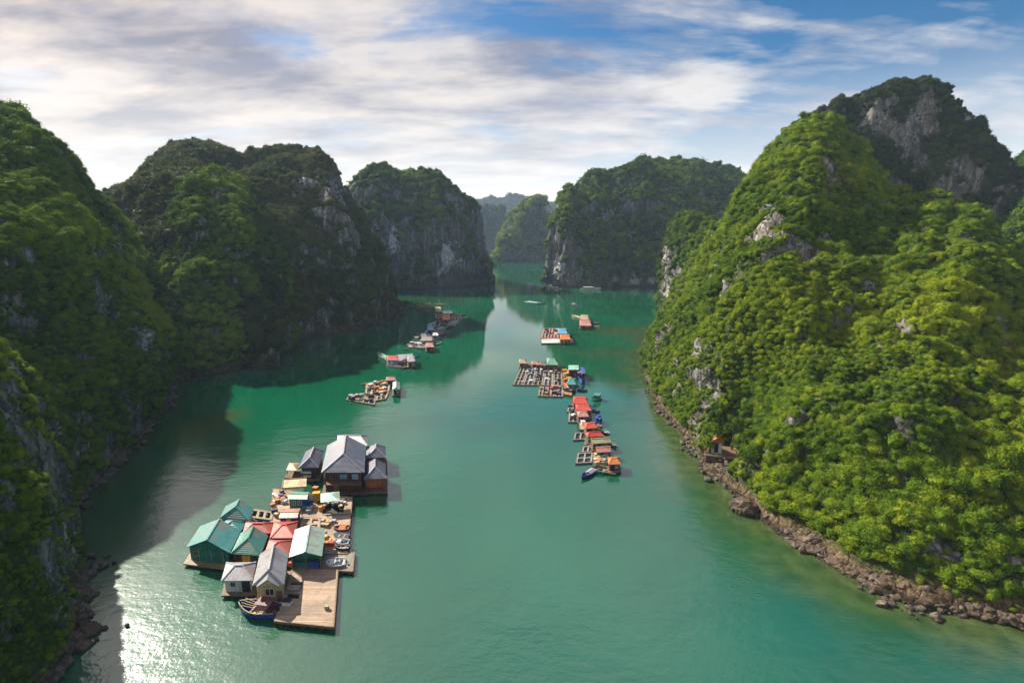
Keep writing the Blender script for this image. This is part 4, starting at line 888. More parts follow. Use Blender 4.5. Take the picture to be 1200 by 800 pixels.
crate((388, 638.5), .7, 'red', (.9, .7, .6), 'red box between the shed and the skiffs on the village deck')
for p in ((382, 627), (382.5, 633)): barrel(p, .7, 'yellow', 'yellow drum beside the right eave of the sage green shed', 'yellow drums by the shed', s=.9)
crate((395.5, 602.5), .75, 'khaki', (4.0, .25, .12), 'grey plank laid across the dark pen of the village deck', name='plank', cat='plank', rz=.1)
# clutter on the deck
cl = [((365, 582), 'white', (.8, .6, .6), 'white foam box beside the tall yellow cabinet'), ((366.5, 596), 'pink', (.7, .6, .5), 'pink crate below the tall yellow cabinet'), ((376, 598), 'yellow', (.6, .5, .8), 'yellow crate under the mint canopy corner'),
      ((362, 600), 'grey', (.8, .6, .5), 'grey crate above the two-by-two pens'), ((357, 597), 'green', (.7, .5, .5), 'green crate right of the pink tarp hut'), ((379.5, 596), 'orange', (.6, .5, .7), 'orange crate at the left side of the dark pen'),
      ((352, 590), 'maroon', (.7, .6, .6), 'dark red crate below the teal hut'), ((329, 582), 'blue', (.8, .6, .5), 'blue crate at the left edge of the village deck'), ((325, 588), 'orange', (.8, .6, .5), 'orange crate below the blue crate'),
      ((333, 589), 'white', (.9, .6, .5), 'white foam box on the left wing of the deck'), ((322, 600), 'navy', (1.0, .7, .6), 'navy box beside the pink tarp hut'), ((324, 605), 'cream', (.7, .5, .6), 'cream crate beside the navy box'),
      ((403, 590), 'white', (.7, .5, .4), 'white box behind the dark pen of the deck'), ((370, 575.5), 'orange', (1.0, .8, .9), 'orange crate behind the tall yellow cabinet'), ((391, 611.5), 'grey', (.8, .6, .4), 'grey crate beside the blue rowing boat')]
for (p, c, s, l) in cl: crate(p, .7, c, s, l, rz=RND.uniform(-.4, .4))
for p in ((360, 590.5), (362.5, 592), (365, 590)): barrel(p, .7, 'blue', 'blue drum standing in the group right of the teal hut', 'blue drums by the teal hut', s=.95)
# ------------------------------------------------------------------ red-roofed chain, right of mid channel
HG = 'houseboats of the red-roofed chain'
def hut(label, FL, FR, B, roof, wall='wood', ze=2.1, rise=.6, h=.8, group=HG, axis='x', doorc='navy', **k):
    return house(label, FL, FR, B, ze, roof=roof, wall=wall, rise=rise, axis=axis, h0=h, h1=h, over=.25, nfl=2, name='houseboat', cat='houseboat', group=group, doors=[(-.3, .8, 1.3, doorc)], wins=[('F', .45, .5, .7, .6)], **k)
hut('orange-red roofed houseboat at the far end of the red-roofed chain', (671.5, 472.5), (688.8, 473.5), (688.3, 465), 'red')
hut('crimson-roofed houseboat second from the far end of the chain', (675, 480.3), (693, 481), (691.5, 474), 'pinkred')
hut('faded pink-roofed houseboat below the crimson one', (677.5, 488.5), (690, 487.8), (688, 481), 'pink', 'indigo')
hut('pink-roofed houseboat beside the blue drums', (686.6, 502.8), (699.5, 500.7), (697.5, 493.5), 'pinkred', 'wood')
hut('scarlet-roofed houseboat in the middle of the chain', (688.7, 511.8), (708.3, 511), (704, 505.5), 'red', 'tealw')
hut('long olive-roofed houseboat below the scarlet one', (694.5, 520.2), (716, 518), (712, 512), 'olive', 'wood', h=0)
hut('brownish pink roofed houseboat above the cluttered deck', (699, 530.5), (716, 528.5), (714.5, 522.2), 'pink', 'wood', h=0)
hut('orange-roofed hut at the near right end of the chain', (713.5, 544.5), (726.8, 543), (725, 534.5), 'orange', 'maroon')
pg = 'fish pens of the red-roofed chain'
pens('small pen raft left of the crimson-roofed houseboat', [(665.5, 477.5), (675.5, 477.5), (675, 482), (664.5, 482)], 2, 1, deck='grey', group=pg, nf=2)
pens('four-cell pen raft left of the faded pink houseboat', [(666.5, 483), (678, 483), (677.5, 494), (666, 494)], 2, 2, deck='grey', group=pg, nf=2)
raft('peach deck below the faded pink houseboat', [(678, 490), (689, 489), (688.5, 503), (679.5, 503)], .5, deck='peach', nf=2)
pens('two-cell pen raft left of the scarlet-roofed houseboat', [(674, 507), (688, 506), (687.5, 514), (672, 515)], 2, 1, deck='grey', group=pg, nf=2)
pens('pen raft left of the olive-roofed houseboat', [(686, 514.5), (695, 514), (694.5, 521), (684.5, 521)], 2, 1, deck='khaki', group=pg, nf=2)
pens('pen raft left of the brownish pink houseboat', [(683.5, 522.5), (696, 522), (695.5, 529), (681.5, 529.5)], 2, 1, deck='grey', group=pg, nf=2)
pens('nearest four-cell pen raft at the left of the chain', [(677, 530.5), (695, 530), (693.5, 541.5), (674.5, 542.5)], 2, 2, deck='grey', group=pg, nf=3)
raft('cluttered tan deck at the near end of the chain', [(696, 530.5), (716, 530), (714.5, 546), (698, 547)], .5, deck='tan', nf=3)
for i, (p, c, l) in enumerate([((700, 535), 'cream', 'cream crate on the cluttered deck'), ((704, 538), 'olive', 'olive crate in the middle of the cluttered deck'), ((709, 536), 'white', 'white box at the right of the cluttered deck'), ((702, 541.5), 'orange', 'orange crate at the front of the cluttered deck'),
                              ((707, 542), 'khaki', 'khaki crate at the front right of the cluttered deck'), ((711, 533), 'green', 'green crate at the back of the cluttered deck'), ((683, 496), 'white', 'white box on the peach deck of the chain'), ((686, 499), 'pink', 'pink crate on the peach deck of the chain')]):
    crate(p, .52, c, (1.4, 1.0, .8), l, rz=.3*i)
for p in ((700, 495), (702, 492.5), (703.5, 496)): barrel(p, .4, 'blue', 'big blue drum beside the pink-roofed houseboat', 'blue drums of the red-roofed chain', s=1.7)
raft('little raft under the big blue drums', [(699, 492), (706, 492), (706, 499), (699, 500)], .38, deck='wood', nf=1)
boat('dark skiff left of the orange-red roof', (667, 475), (673, 471), hull='black', inner='khaki')
boat('teal covered boat moored at the far end of the chain', (704.5, 468), (692.5, 466), hull='tealw', kind='cabin', cab='green', roof='tealw', w=3.2)
boat('dark narrow skiff right of the crimson roof', (694, 480.5), (703, 482), hull='black', inner='wood')
boat('grey skiff with blue gear right of the faded pink roof', (684, 493), (693.5, 487.5), hull='indigo', inner='grey', tarp='slate')
boat('grey-green boat with awning above the scarlet roof', (690, 504.5), (703.5, 503.3), hull='tealw', kind='shade', roof='sage')
boat('dark skiff with pale gunwale right of the scarlet roof', (705, 504), (714.5, 508.5), hull='black', inner='white')
boat('dark skiff right of the olive roof', (715, 519), (722.5, 523.5), hull='navy', inner='khaki')
boat('dark green boat with a tan bench under the cluttered deck', (726, 549), (698.5, 553), hull='tealw', inner='tan', w=2.6)
boat('small brown skiff touching the dark green boat', (722, 554.5), (708, 552.5), hull='brown', inner='tan', w=1.3)
boat('navy blue fishing skiff pointing away from the near end of the chain', (699, 548), (681.5, 560.5), hull='navy', inner='blue', tarp='grey')
# ------------------------------------------------------------------ large fish farm
pg = 'fish pens of the large farm'
for k in range(5):
    u0, u1 = k/5, (k+1)/5-.008; L_ = lambda u, a, b: (a[0]*(1-u)+b[0]*u, a[1]*(1-u)+b[1]*u)
    a, b, c, d = (610, 430.5), (658.5, 432), (660, 451.5), (601, 450.5)
    pens(['leftmost strip of pens in the large fish farm', 'second strip of pens from the left in the large fish farm', 'middle strip of pens in the large fish farm', 'fourth strip of pens from the left in the large fish farm', 'rightmost strip of pens in the large fish farm'][k],
         [L_(u0, a, b), L_(u1, a, b), L_(u1, d, c), L_(u0, d, c)], 2, 5, w=.3, wx=.45, deck=['khaki', 'grey', 'khaki', 'grey', 'khaki'][k], group=pg, nf=2, barrel='black')
for k in range(3):
    u0, u1 = k/3, (k+1)/3-.01; a, b, c, d = (632, 452.5), (660.5, 453), (660, 464.5), (630.5, 463.5)
    pens(['left near pens of the large fish farm', 'middle near pens of the large fish farm', 'right near pens of the large fish farm'][k], [L_(u0, a, b), L_(u1, a, b), L_(u1, d, c), L_(u0, d, c)], 2, 2, w=.45, wx=.5, deck=['khaki', 'pink', 'grey'][k], group=pg, nf=2, barrel='black')
FG = 'huts of the large fish farm'
raft('back walkway of the large fish farm', [(609, 426.5), (657, 428), (657.5, 431), (608.5, 429.6)], .45, deck='pink', nf=5)
raft('reddish service deck right of the large fish farm', [(659, 433), (668, 433), (670, 463), (661.5, 462)], .45, deck='orange', nf=2)
hut('tan hut at the far left corner of the large fish farm', (608.5, 425.5), (617, 425.8), (616.5, 421), 'tan', group=FG)
hut('pinkish low hut on the back walkway of the large fish farm', (623, 427), (632, 427.3), (631.5, 423.5), 'pink', group=FG, ze=1.7)
hut('brown hut left of the green-roofed hut on the fish farm', (632.5, 428), (640.5, 428), (640, 424), 'wood', group=FG, ze=2)
hut('green-roofed hut standing tallest behind the large fish farm', (641, 427), (654.3, 427.5), (653, 419.5), 'green', group=FG, ze=2.8, rise=1.2, h=1.5)
hut('mint-roofed hut with reddish wall right of the large fish farm', (666, 433), (678.3, 433), (678, 427.8), 'mint', 'maroon', group=FG, ze=3.2, rise=.3, h=0)
hut('teal hut beside the service deck of the large fish farm', (664.5, 450.5), (674.5, 450.5), (675.5, 443), 'teal', 'tealw', group=FG, ze=2.4)
boat('blue fishing boat right of the mint-roofed hut', (680, 436), (682, 450), hull='blue', kind='shade', roof='blue', w=2.8)
boat('dark covered skiff below the blue fishing boat', (677, 456.5), (688.5, 457.5), hull='black', inner='slate', tarp='navy')
boat('white skiff on the left of the fish farm service deck', (657, 458.5), (666, 462.5), hull='white', inner='peach', w=1.4)
for i, (p, c, l) in enumerate([((661.5, 436), 'yellow', 'yellow crate at the back of the reddish service deck'), ((664, 440), 'cream', 'cream crate on the reddish service deck'), ((662.5, 447), 'orange', 'orange crate on the reddish service deck'), ((664, 457), 'white', 'white box at the front of the reddish service deck')]):
    crate(p, .5, c, (1.5, 1.2, 1.0), l, rz=.2*i)
# ------------------------------------------------------------------ small fish farm beyond it
pens('pen raft of the small fish farm with teal and orange roofs', [(637, 384.5), (655, 384.5), (654, 396), (633.5, 396)], 5, 3, w=.8, deck='pink', nf=4, group='fish pens of the small farm')
raft('white front walkway of the small fish farm', [(634, 396.8), (671, 396.5), (671.5, 401.5), (634.5, 402)], .5, deck='white', nf=6)
hut('turquoise-roofed hut on the small fish farm', (654.5, 391), (665, 391), (664, 384.5), 'sky', group='huts of the small farm', ze=2.6, doorc='white')
hut('orange-roofed hut on the small fish farm', (656.5, 398), (668.5, 397.5), (667.5, 391.5), 'orange', group='huts of the small farm', ze=2.3, doorc='white')
boat('white boat with dark stern at the right corner of the small fish farm', (673, 399), (665.5, 402), hull='white', inner='navy')
hut('low pink-roofed houseboat beyond the small fish farm', (679.5, 381.5), (693, 381.5), (692, 375), 'pink', group='houseboats beyond the small farm', ze=2)
hut('tan-roofed houseboat left of the low pink one', (680.5, 374.5), (690, 375), (689.5, 369), 'tan', group='houseboats beyond the small farm', ze=2.4)
boat('tan flat boat moored left of the tan-roofed houseboat', (680, 373), (670, 370), hull='tan', inner='tan')
boat('dark tender right of the low pink houseboat', (694, 377.5), (703, 379), hull='black', inner='slate')
boat('small white dinghy in front of the dark tender', (695.5, 382), (702.5, 382), hull='white', inner='white')
boat('long white boat under the broad dark hill', (680, 339.5), (704, 339.5), hull='white', kind='shade', roof='white', w=4.2)
boat('dark boat heading left with a white wake', (639.5, 355.5), (629.5, 355.5), hull='black', inner='slate', w=2.4)
boat('small pale skiff in open water right of the dark boat', (668.5, 357.8), (677.5, 357.8), hull='grey', kind='shade', roof='white')
wk = MB(); A = gnd(639, 355.6); B = gnd(617, 353); d = (B-A)[:2]; n_ = np.array([-d[1], d[0]])/np.linalg.norm(d)
Vw = []; Fw = []
for i in range(30):
    f = i/29; c = A[:2]+d*f; hw = .5+2.6*f; wob_ = float(fbm(np.array([[i*.7, 0, 3.]]), 2)[0])*1.2
    for sgn in (-1, -.35, .35, 1): Vw.append((c[0]+n_[0]*(hw*sgn+wob_), c[1]+n_[1]*(hw*sgn+wob_), .02))
for i in range(29):
    for k in ((0, 2) if i > 8 else (0, 1, 2)): Fw.append((i*4+k, (i+1)*4+k, (i+1)*4+k+1, i*4+k+1))
SHEAR[0] = 0
tag(wk.add(Vw, Fw).build('boat_wake', P_('white', wear=0), None), 'white foaming wake behind the dark boat', kind='stuff')
for (a, b, l) in (((617, 334.3), (627, 334.3), 'leftmost white boat moored under the broad hill at the channel mouth'), ((628, 335.5), (637, 336), 'middle white boat moored under the broad hill at the channel mouth'), ((641, 336), (649, 337), 'white boat with dark hull shadow right of the channel mouth'), ((649, 338), (658, 338.5), 'low pale boat farthest right of the channel mouth row')):
    boat(l, a, b, hull='white', kind='cabin', w=3.5, group='boats moored at the channel mouth')
for (a, b, l) in (((520, 334.5), (529, 335.2), 'left white boat beneath the twin-topped island'), ((529, 333.6), (537, 334), 'middle white boat beneath the twin-topped island'), ((537, 332.6), (545, 332.2), 'right white boat beneath the twin-topped island')):
    boat(l, a, b, hull='white', kind='shade', roof='white', w=3.5, group='boats beneath the twin-topped island')
# ------------------------------------------------------------------ left-hand chain
LG = 'houseboats of the left-hand chain'
boat('long pale yellow boat at the far end of the left-hand chain', (508, 358.8), (488.5, 358.8), hull='cream', inner='cream', w=3.4, kind='shade', roof='cream')
boat('pale yellow boat pointing right at the far end of the left-hand chain', (508.5, 357), (523, 357), hull='cream', inner='white', w=3.0)
raft('pale yellow gangway raft of the left-hand chain', [(509.5, 359.5), (516, 359.5), (519, 365.5), (511.5, 365.5)], .4, deck='cream', nf=2)
hut('white-roofed houseboat at the far end of the left-hand chain', (519, 367.3), (530, 367.3), (529.5, 363.8), 'white', group=LG, ze=2.2, h=0, doorc='wood')
hut('salmon-roofed houseboat in the left-hand chain', (518.5, 374.5), (528, 374.5), (527.5, 368.5), 'orange', group=LG, ze=2.2)
pens('pale pen raft right of the salmon roof', [(529, 368.5), (540, 367.5), (541.5, 375), (529.5, 376.5)], 3, 2, deck='peach', w=.7, group='fish pens of the left-hand chain', nf=2)
pens('pale pen raft left of the salmon roof', [(511, 367.5), (518, 367.5), (518, 373), (510, 373)], 2, 2, deck='peach', w=.6, group='fish pens of the left-hand chain', nf=2)
pens('grey pen raft below the salmon roof', [(511, 375.5), (527, 377), (524, 383.5), (508.5, 382)], 3, 2, deck='grey', w=.7, group='fish pens of the left-hand chain', nf=3)
hut('bright blue tarpaulin-covered houseboat in the left-hand chain', (501, 386.5), (508.5, 387), (508, 381), 'sky', 'blue', group=LG, ze=2.4)
boat('blue boat beside the blue tarpaulin houseboat', (507, 391), (498.5, 389), hull='blue', kind='cabin', cab='sky', roof='sky')
boat('grey and white boat right of the blue tarpaulin houseboat', (511, 389.5), (523, 386), hull='grey', kind='shade', roof='grey')
boat('teal-hulled boat in the middle of the left-hand chain', (511, 393), (521, 389.5), hull='tealw', inner='white')
boat('white cabin boat right of the middle of the left-hand chain', (506, 396), (516, 395), hull='white', kind='cabin', cab='white')
boat('pale skiff left of the middle of the left-hand chain', (494.5, 393.5), (485, 394.5), hull='white', inner='khaki')
hut('grey-green roofed houseboat in the near half of the left-hand chain', (494, 399), (506.5, 399), (506, 394), 'khaki', 'grey', group=LG, ze=2.2, h=0)
boat('white and blue cabin boat at the left end of the moored row', (487, 404.5), (477, 403.5), hull='white', kind='cabin', cab='sky')
boat('red-trimmed boat in the moored row of the left-hand chain', (488, 405), (498, 405.5), hull='pinkred', kind='shade', roof='white')
hut('pinkish houseboat at the right end of the moored row', (499, 406.5), (508.5, 406.5), (508, 401.5), 'pink', 'indigo', group=LG, ze=2.4)
boat('pale green fishing boat with nets, left of the red-roofed barge', (453, 421), (443, 415), hull='sage', inner='sage', w=2.6)
hut('red-roofed barge with pale blue wall in the left-hand chain', (454, 421.8), (467, 422.3), (466, 416.5), 'pinkred', 'sky', group=LG, ze=2.4, doorc='white')
boat('white boat with pointed bow in front of the red-roofed barge', (470, 429.8), (452.5, 428.5), hull='white', inner='pink', w=2.2)
boat('purple-blue boat right of the red-roofed barge', (469, 426), (480, 421), hull='indigo', kind='shade', roof='grey')
boat('navy skiff curving along the near side of the barge', (470, 431.5), (482, 427.5), hull='navy', inner='pink')
hut('pinkish grey houseboat at the right of the red-roofed barge', (477.5, 424), (486.5, 423), (486, 416.5), 'grey', 'pink', group=LG, ze=2.6)
boat('dark blue tender at the right end beside the pinkish grey houseboat', (486.5, 418), (492, 416), hull='blue', inner='blue')
# ------------------------------------------------------------------ tan pen raft
tg_ = 'rafts of the tan pen farm'
pens('central tan pen raft with wooden lattice', [(429, 448.5), (458, 444.5), (456, 458), (428, 461)], 4, 3, deck='peach', w=.55, group=tg_, nf=3)
pens('lower left pen raft of the tan farm with dark cells', [(409, 463), (441, 463), (439, 474), (405.5, 468)], 5, 2, deck='khaki', w=.45, group=tg_, nf=3, barrel='black')
pens('front right tan pen raft', [(441, 460.5), (456, 459), (452, 467), (440.5, 469)], 2, 2, deck='peach', w=.5, group=tg_, nf=2)
hut('grey-green roofed hut on the right of the tan pen farm', (460, 456.5), (468.5, 456.5), (468.5, 447.5), 'sage', 'tealw', group=LG, ze=2.2, axis='y')
hut('pale roofed hut at the back of the tan pen farm', (453, 446), (464, 445), (463, 440.8), 'pink', 'wood', group=LG, ze=1.8)
boat('blue and white boat left of the tan pen raft', (428, 461), (420, 462.5), hull='sky', inner='white')
boat('pale skiff at the back left of the tan pen farm', (431, 449), (422.5, 450.5), hull='khaki', inner='tan')
for i, (p, c, l) in enumerate([((434, 452), 'white', 'white box at the back of the central tan pen raft'), ((442, 455), 'orange', 'orange crate in the middle of the tan pen raft'), ((450, 451), 'cream', 'cream crate at the right of the tan pen raft'), ((418, 464.5), 'pink', 'pink crate at the back of the dark-celled raft'), ((411, 465), 'grey', 'grey box at the left corner of the dark-celled raft'), ((447, 461), 'cream', 'cream crate on the front right tan raft')]):
    crate(p, .38, c, (1.4, 1.1, .7), l, rz=.4*i)

raft('worn tan deck joining the boats in the middle of the left-hand chain', [(500, 386), (520, 385), (515, 397), (491, 398)], .4, deck='khaki', nf=3)
raft('worn grey deck under the moored row of the left-hand chain', [(481, 400.5), (507, 399.5), (506, 407), (478, 406.5)], .4, deck='grey', nf=3)
raft('worn grey deck behind the red-roofed barge', [(465, 415.5), (484, 414.5), (482, 425), (464, 426)], .4, deck='grey', nf=2)
hut('small white-roofed hut on the middle deck of the left-hand chain', (507, 393), (514, 393), (513.5, 389.5), 'white', 'sky', group=LG, ze=2)
hut('small slate-roofed hut above the grey-green roof in the left-hand chain', (493, 394), (500, 394), (500, 390.5), 'slate', 'wood', group=LG, ze=2)
boat('white skiff nosing out to the right below the pale pen raft', (527, 379), (538, 376.5), hull='white', inner='peach')
boat('dark skiff moored under the grey pen raft of the left-hand chain', (522, 384.5), (531, 382), hull='black', inner='grey')
boat('red-brown skiff right of the small white-roofed hut', (515, 392.5), (524, 390.5), hull='maroon', inner='tan')
boat('white boat at the left of the grey-green roofed houseboat', (492, 398.5), (483, 398), hull='white', kind='shade', roof='white')
boat('indigo skiff in front of the moored row', (499, 408.5), (487, 407.5), hull='indigo', inner='grey')
boat('white skiff above the bright blue tarpaulin houseboat', (503, 380.5), (511, 378), hull='white', inner='grey')
boat('tan skiff between the blue boat and the grey-green roof', (497, 391.5), (488, 391), hull='tan', inner='wood')
boat('dark skiff at the right of the pinkish houseboat of the moored row', (509, 404), (517, 401.5), hull='navy', inner='white')
boat('pale boat with grey awning right of the grey pen raft', (527, 381.5), (535, 379), hull='white', kind='shade', roof='grey')
boat('small white boat drifting right of the pale pen rafts', (541.5, 372), (549, 371), hull='white', inner='tan')
boat('small black skiff at the lower left of the moored row', (480, 409.5), (472, 408.5), hull='black', inner='grey')
def scatter(quad, n, z, cols, place, seed, smax=1.5):
    B = quad_pts(quad, z); rg = random.Random(seed); pr = {}
    for k in range(n):
        c = cols[k % len(cols)]; p = B(rg.random(), rg.random())
        if c not in pr:
            pr[c] = crate((600, 600), z, c, (1.0, .8, .6), 'small %s crate left on the %s' % (c, place), 'small crates on the '+place); o = pr[c]
        else: o = dup(pr[c])
        o.location = (p[0], p[1], z); o.rotation_euler = (0, 0, rg.uniform(0, 3)); f = rg.uniform(.7, smax); o.scale = (f, f*rg.uniform(.7, 1.2), f*rg.uniform(.6, 1.3))
scatter([(610, 427), (657, 429), (657, 431), (609, 430)], 14, .46, ['cream', 'maroon', 'navy', 'white'], 'back walkway of the large fish farm', 1)
scatter([(612, 432), (656, 433), (658, 450), (604, 449)], 34, .38, ['blue', 'white', 'wood', 'khaki'], 'pen walkways of the large fish farm', 2, 1.2)
scatter([(634, 454), (659, 454), (659, 463), (632, 462)], 12, .38, ['navy', 'tan', 'pink'], 'near pens of the large fish farm', 3, 1.2)
scatter([(660, 434), (667, 434), (669, 461), (662, 461)], 12, .47, ['yellow', 'grey', 'wood'], 'reddish service deck', 4)
scatter([(697, 532), (715, 531), (713, 545), (699, 546)], 12, .52, ['olive', 'white', 'black', 'tan'], 'cluttered tan deck', 5, 1.3)
scatter([(430, 449), (457, 446), (455, 466), (430, 460)], 24, .4, ['tan', 'wood', 'white', 'orange'], 'tan pen raft', 6, 1.3)
scatter([(411, 463), (440, 463), (438, 473), (408, 468)], 12, .4, ['grey', 'navy', 'cream'], 'dark-celled pen raft', 7, 1.3)
scatter([(501, 387), (519, 386), (514, 396), (493, 397)], 14, .42, ['white', 'navy', 'tan', 'pink'], 'middle deck of the left-hand chain', 8)
scatter([(482, 401), (506, 400), (505, 406), (480, 406)], 10, .42, ['white', 'red', 'khaki'], 'grey deck of the moored row', 9)
scatter([(466, 416), (483, 415), (481, 424), (465, 425)], 8, .42, ['blue', 'white', 'maroon'], 'grey deck behind the red-roofed barge', 10)
scatter([(512, 369), (540, 369), (540, 375), (511, 375)], 12, .42, ['white', 'orange', 'tan'], 'pale pen rafts by the salmon roof', 11)
scatter([(512, 376), (525, 378), (523, 382), (510, 381)], 8, .42, ['indigo', 'grey'], 'grey pen raft below the salmon roof', 12)
scatter([(638, 386), (654, 386), (653, 395), (636, 395)], 12, .4, ['maroon', 'white', 'wood'], 'pens of the small fish farm', 13)
scatter([(668, 478), (688, 484), (688, 500), (668, 492)], 8, .52, ['navy', 'white', 'wood'], 'pens beside the crimson roof', 14, 1.2)
scatter([(362, 579), (411, 583), (400, 593), (362, 601)], 12, .71, ['cream', 'wood', 'grey', 'navy'], 'upper village deck', 15, .9)
scatter([(321, 574), (336, 577), (333, 594), (319, 596)], 10, .63, ['orange', 'white', 'wood'], 'left wing of the village deck', 16, .9)
scatter([(378, 610), (388, 612), (386, 640), (378, 643)], 8, .71, ['tan', 'yellow', 'grey'], 'deck strip beside the skiffs', 17, .8)
# ------------------------------------------------------------------ shrine, boulders and shore trees
def stone_mesh(name, seed, mat, sub=3):
    bm = bmesh.new(); bmesh.ops.create_icosphere(bm, subdivisions=sub, radius=1)
    V = np.array([v.co[:] for v in bm.verts]); n = 1+.6*pnoise(V*1.1+seed*5.7)+.34*ridged(V*1.9+seed, 3)+.1*fbm(V*6+seed, 2)
    V = V*n[:, None]; V = np.sign(V)*np.abs(V)**.8; V[:, 2] *= .7
    for v, c in zip(bm.verts, V): v.co = c
    me = bpy.data.meshes.new(name); bm.to_mesh(me); bm.free(); me.materials.append(mat); return me
m, t, p = material('shore_rock'); g = t.new('ShaderNodeNewGeometry'); pos = g.outputs['Position']
a = t.noise(pos, 1.1, 6, .7); b = t.noise(pos, .12, 3, .5)
col = t.ramp(a, [(.32, (.015, .012, .010)), (.5, (.055, .042, .029)), (.72, (.25, .20, .14))]); col = t.mix(t.ramp(b, [(.4, 0), (.6, .6)]), col, (.12, .066, .035))
sp = t.new('ShaderNodeSeparateXYZ'); t.l.new(pos, sp.inputs[0]); col = t.mix(t.ramp(t.math('ADD', sp.outputs[2], t.math('MULTIPLY', a, .4)), [(.35, .85), (.6, 0)]), col, (.015, .014, .01))
t.l.new(col, p.inputs['Base Color']); p.inputs['Roughness'].default_value = .8
bmn = t.new('ShaderNodeBump', ins={'Strength': .9, 'Distance': .15}); t.l.new(a, bmn.inputs['Height']); t.l.new(bmn.outputs[0], p.inputs['Normal']); M_SHORE = m
def boulder(px, py, r, label, seed, sq=(1, 1, 1)):
    o = bpy.data.objects.new('boulder', stone_mesh('boulder', seed, M_SHORE, 4)); COL.objects.link(o); q = gnd(px, py); o.location = (q[0], q[1], r*.25); o.scale = (r*sq[0], r*sq[1], r*sq[2]); o.rotation_euler = (0, 0, seed)
    tag(o, label, 'boulder'); return o
boulder(873, 598, 2.1, 'left of the two big brown boulders standing in the shallows', 3, (1, .8, 1.0))
boulder(902, 603, 2.3, 'right of the two big brown boulders, with pale flat top', 8, (1.05, .85, .8))
boulder(830, 563, .7, 'small dark rock awash below the shrine', 11)
stones = bpy.data.collections.new('stones')
for k in range(4): stones.objects.link(bpy.data.objects.new('stone_%d' % k, stone_mesh('stone', 20+k, M_SHORE, 2)))
def rubble(cols, n, spread, smin, smax, label, seed, z0=.1, name='shore_rubble'):
    rng = np.random.RandomState(seed); S_ = np.array([gnd(c[0], c[1])[:2] for c in cols]); L = np.concatenate([[0], np.cumsum(np.linalg.norm(np.diff(S_, axis=0), axis=1))])
    vis = (L < L[-1]); uu = rng.uniform(0, L[-1], n); X_ = np.interp(uu, L, S_[:, 0]); Y_ = np.interp(uu, L, S_[:, 1])
    cl_ = fbm(np.stack([uu/9, uu*0+seed, uu*0], 1), 2); off_ = rng.normal(0, spread, n)*np.clip(1+3*cl_, .35, 2)
    k = np.clip(np.searchsorted(L, uu)-1, 0, len(S_)-2); d = S_[k+1]-S_[k]; d /= np.linalg.norm(d, axis=1)[:, None]; nrm = np.stack([-d[:, 1], d[:, 0]], 1)
    off_ += .6; P = np.stack([X_+nrm[:, 0]*off_, Y_+nrm[:, 1]*off_, rng.uniform(-.1, .25, n)+np.clip(off_, 0, 3)*.75], 1); sz = smin+(smax-smin)*rng.uniform(0, 1, n)**2.5
    o = forest(name, P, np.zeros(n), sz, stones, label, rng); o['category'] = 'rocks'; return o
rubble(R1[:-1], 5200, .8, .15, .65, 'brown broken rocks along the foot of the right-hand mountain', 4, .5)
rubble(L2b, 500, 1.6, .4, 1.4, 'dark rocks along the waterline under the flat-topped mountain', 5)
rubble(L1[1:], 700, 1.2, .3, 1.1, 'dark rocks along the waterline of the left bank', 6)
rubble(L0[2:], 500, 1.0, .2, 1.0, 'dark rubble at the foot of the near cliff', 7)
# terrace and shrine
q = gnd(846, 546, 0); rzs = math.radians(-18)
tr = root('stone_terrace', (q[0], q[1], 0), rzs, 'dark stone terrace with reddish floor on the right shore', 'terrace')
MB().box(-3.6, 3.6, -1.2, 5.5, -.5, 2.5).build('retaining_wall', M_SHORE, tr, bevel=.08)
MB().box(-3.4, 3.4, -1.0, 5.3, 2.503, 2.62).build('floor', P_('wood'), tr)
MB().box(-3.7, 3.7, -1.3, -1.05, 2.505, 2.8).build('parapet', P_('khaki'), tr)
sq_ = Matrix.Rotation(rzs, 3, 'Z')@Vector((-1.4, 1.6, 0))
sh_ = root('shrine', (q[0]+sq_.x, q[1]+sq_.y, 2.62), rzs, 'little white shrine with orange roof on the stone terrace', 'shrine')
MB().box(-1.1, -.9, -1, 1, 0, 2.4).box(.9, 1.1, -1, 1, 0, 2.4).box(-.9, .9, .8, 1, 0, 2.4).box(-.9, -.45, -1, -.8, 0, 2.4).box(.45, .9, -1, -.8, 0, 2.4).build('wall', P_('white'), sh_)
V, Fc = roof_geo(3.0, 3.0, 2.4, 1.3, 'y', 0, 0); MB().shell(V, Fc, .12).build('roof', P_('orange', 'roofy'), sh_)
MB().add([(-1.05, -1, 2.38), (1.05, -1, 2.38), (0, -1, 3.3), (-1.05, -.9, 2.38), (1.05, -.9, 2.38), (0, -.9, 3.3)], [(0, 1, 2), (5, 4, 3), (0, 3, 4, 1), (1, 4, 5, 2), (2, 5, 3, 0)]).build('gable', P_('orange'), sh_)
MB().box(-.40, .40, -.86, -.82, 0, 1.9).build('door', P_('navy'), sh_)
MB().box(-1.3, 1.3, -1.5, -1.03, -.0, .18).build('step', P_('grey'), sh_)
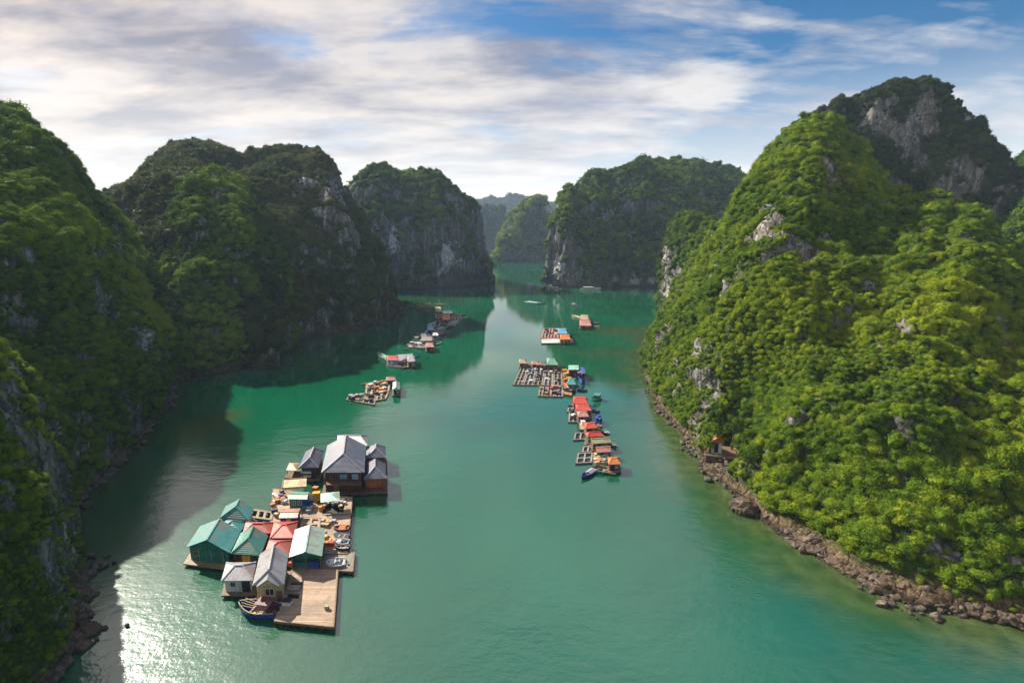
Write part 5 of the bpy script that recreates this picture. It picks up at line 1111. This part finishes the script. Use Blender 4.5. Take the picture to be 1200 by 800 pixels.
# red earth bank
bk = MB(); N_ = 26; Vb = []; Fb = []
for i in range(N_):
    for j in range(12):
        u, v = i/(N_-1), j/11; x = (u-.5)*11; y = -6.0+v*7; z_ = max(-.3, 2.0*v*(1-(2*u-1)**2)**.6)-.15; Vb.append((x+.5, y, z_))
Vb = np.array(Vb); Vb[:, 2] += .25*fbm(Vb*.9, 3); Fb = [(i*12+j, (i+1)*12+j, (i+1)*12+j+1, i*12+j+1) for i in range(N_-1) for j in range(11)]
m, t, p = material('red_earth'); g = t.new('ShaderNodeNewGeometry'); cc = t.ramp(t.noise(g.outputs['Position'], 2.2, 6, .7), [(.35, (.06, .035, .02)), (.5, (.20, .09, .05)), (.66, (.34, .20, .13))]); t.l.new(cc, p.inputs['Base Color']); p.inputs['Roughness'].default_value = .9
o = bk.add(Vb, Fb).build('earth_bank', m, None, True); o.location = (q[0]+1.2, q[1], 0); o.rotation_euler = (0, 0, rzs); tag(o, 'red-brown earth bank below the terrace', 'bank', kind='structure')

def tree(px, py, t_, hgt, rad, label, seed, tint=.6, nleaf=900):
    """trunk base by pixel and depth; own crown and trunk"""
    q = at(px, py, t_); r = root('tree', q, seed, label, 'tree', 'single trees near the shrine'); rng = np.random.RandomState(seed)
    tk = MB(); top = np.array([rng.uniform(-.3, .3), rng.uniform(-.3, .3), hgt-rad*.7]); tk.tube((0, 0, -1.2), top*.55, .22, .16, 7); tk.tube(top*.55, top, .16, .09, 7)
    for k in range(5):
        a = k*1.26+seed; tk.tube(top*.6, top+np.array([math.cos(a), math.sin(a), rng.uniform(0, .5)])*rad*.6, .09, .03, 5)
    tk.build('trunk', P_('brown'), r, True)
    V = []; Fc = []; var = []
    cs = rng.normal(size=(9, 3)); cs[:, 2] = np.abs(cs[:, 2])-.2; cs /= np.linalg.norm(cs, axis=1)[:, None]; cs = cs*rad*.55
    for k in range(nleaf):
        c0 = cs[k % 9]; d = rng.normal(size=3); d /= np.linalg.norm(d); d[2] = abs(d[2])*.9-.1 if rng.rand() < .75 else d[2]
        c = top+c0+d*rad*.52*rng.uniform(.75, 1.08); nn = d+rng.normal(size=3)*.5; nn /= np.linalg.norm(nn); a = np.cross(nn, rng.normal(size=3)); a /= np.linalg.norm(a); b = np.cross(nn, a); s = .20*rng.uniform(.6, 1.3)
        i0 = len(V); V += [tuple(c-a*s), tuple(c-b*s*.6), tuple(c+a*s), tuple(c+b*s*.6)]; Fc.append((i0, i0+1, i0+2, i0+3)); var += [tint*4+rng.uniform(-.8, .8)]*4
    me = bpy.data.meshes.new('crown'); me.from_pydata(V, [], Fc); me.update(); at_ = me.attributes.new('leafvar', 'FLOAT', 'POINT'); at_.data.foreach_set('value', np.array(var, dtype=np.float32)); me.materials.append(M_LEAF)
    o = bpy.data.objects.new('crown', me); COL.objects.link(o); o.parent = r; return r
def T_(px, py): # depth along the view axis of the water point below a pixel
    return H/(-ray(px, py)[2])
tree(822, 541, T_(822, 541)+1, 6.5, 3.0, 'round bright green tree left of the orange-roofed shrine', 2, .55, 1600)
tree(832, 528, T_(832, 545), 6.0, 2.4, 'tall tree rising behind the left side of the shrine', 3, .5, 1100)
tree(878, 562, T_(878, 580), 7.0, 2.9, 'broad pale blue-green tree right of the stone terrace', 5, .32, 1500)
tree(868, 545, T_(868, 565), 5.5, 2.0, 'darker small tree at the right corner of the terrace', 7, .3, 900)
tree(858, 520, T_(858, 548)+3, 5.5, 2.3, 'feathery dark tree behind the shrine terrace', 9, .25, 1000)
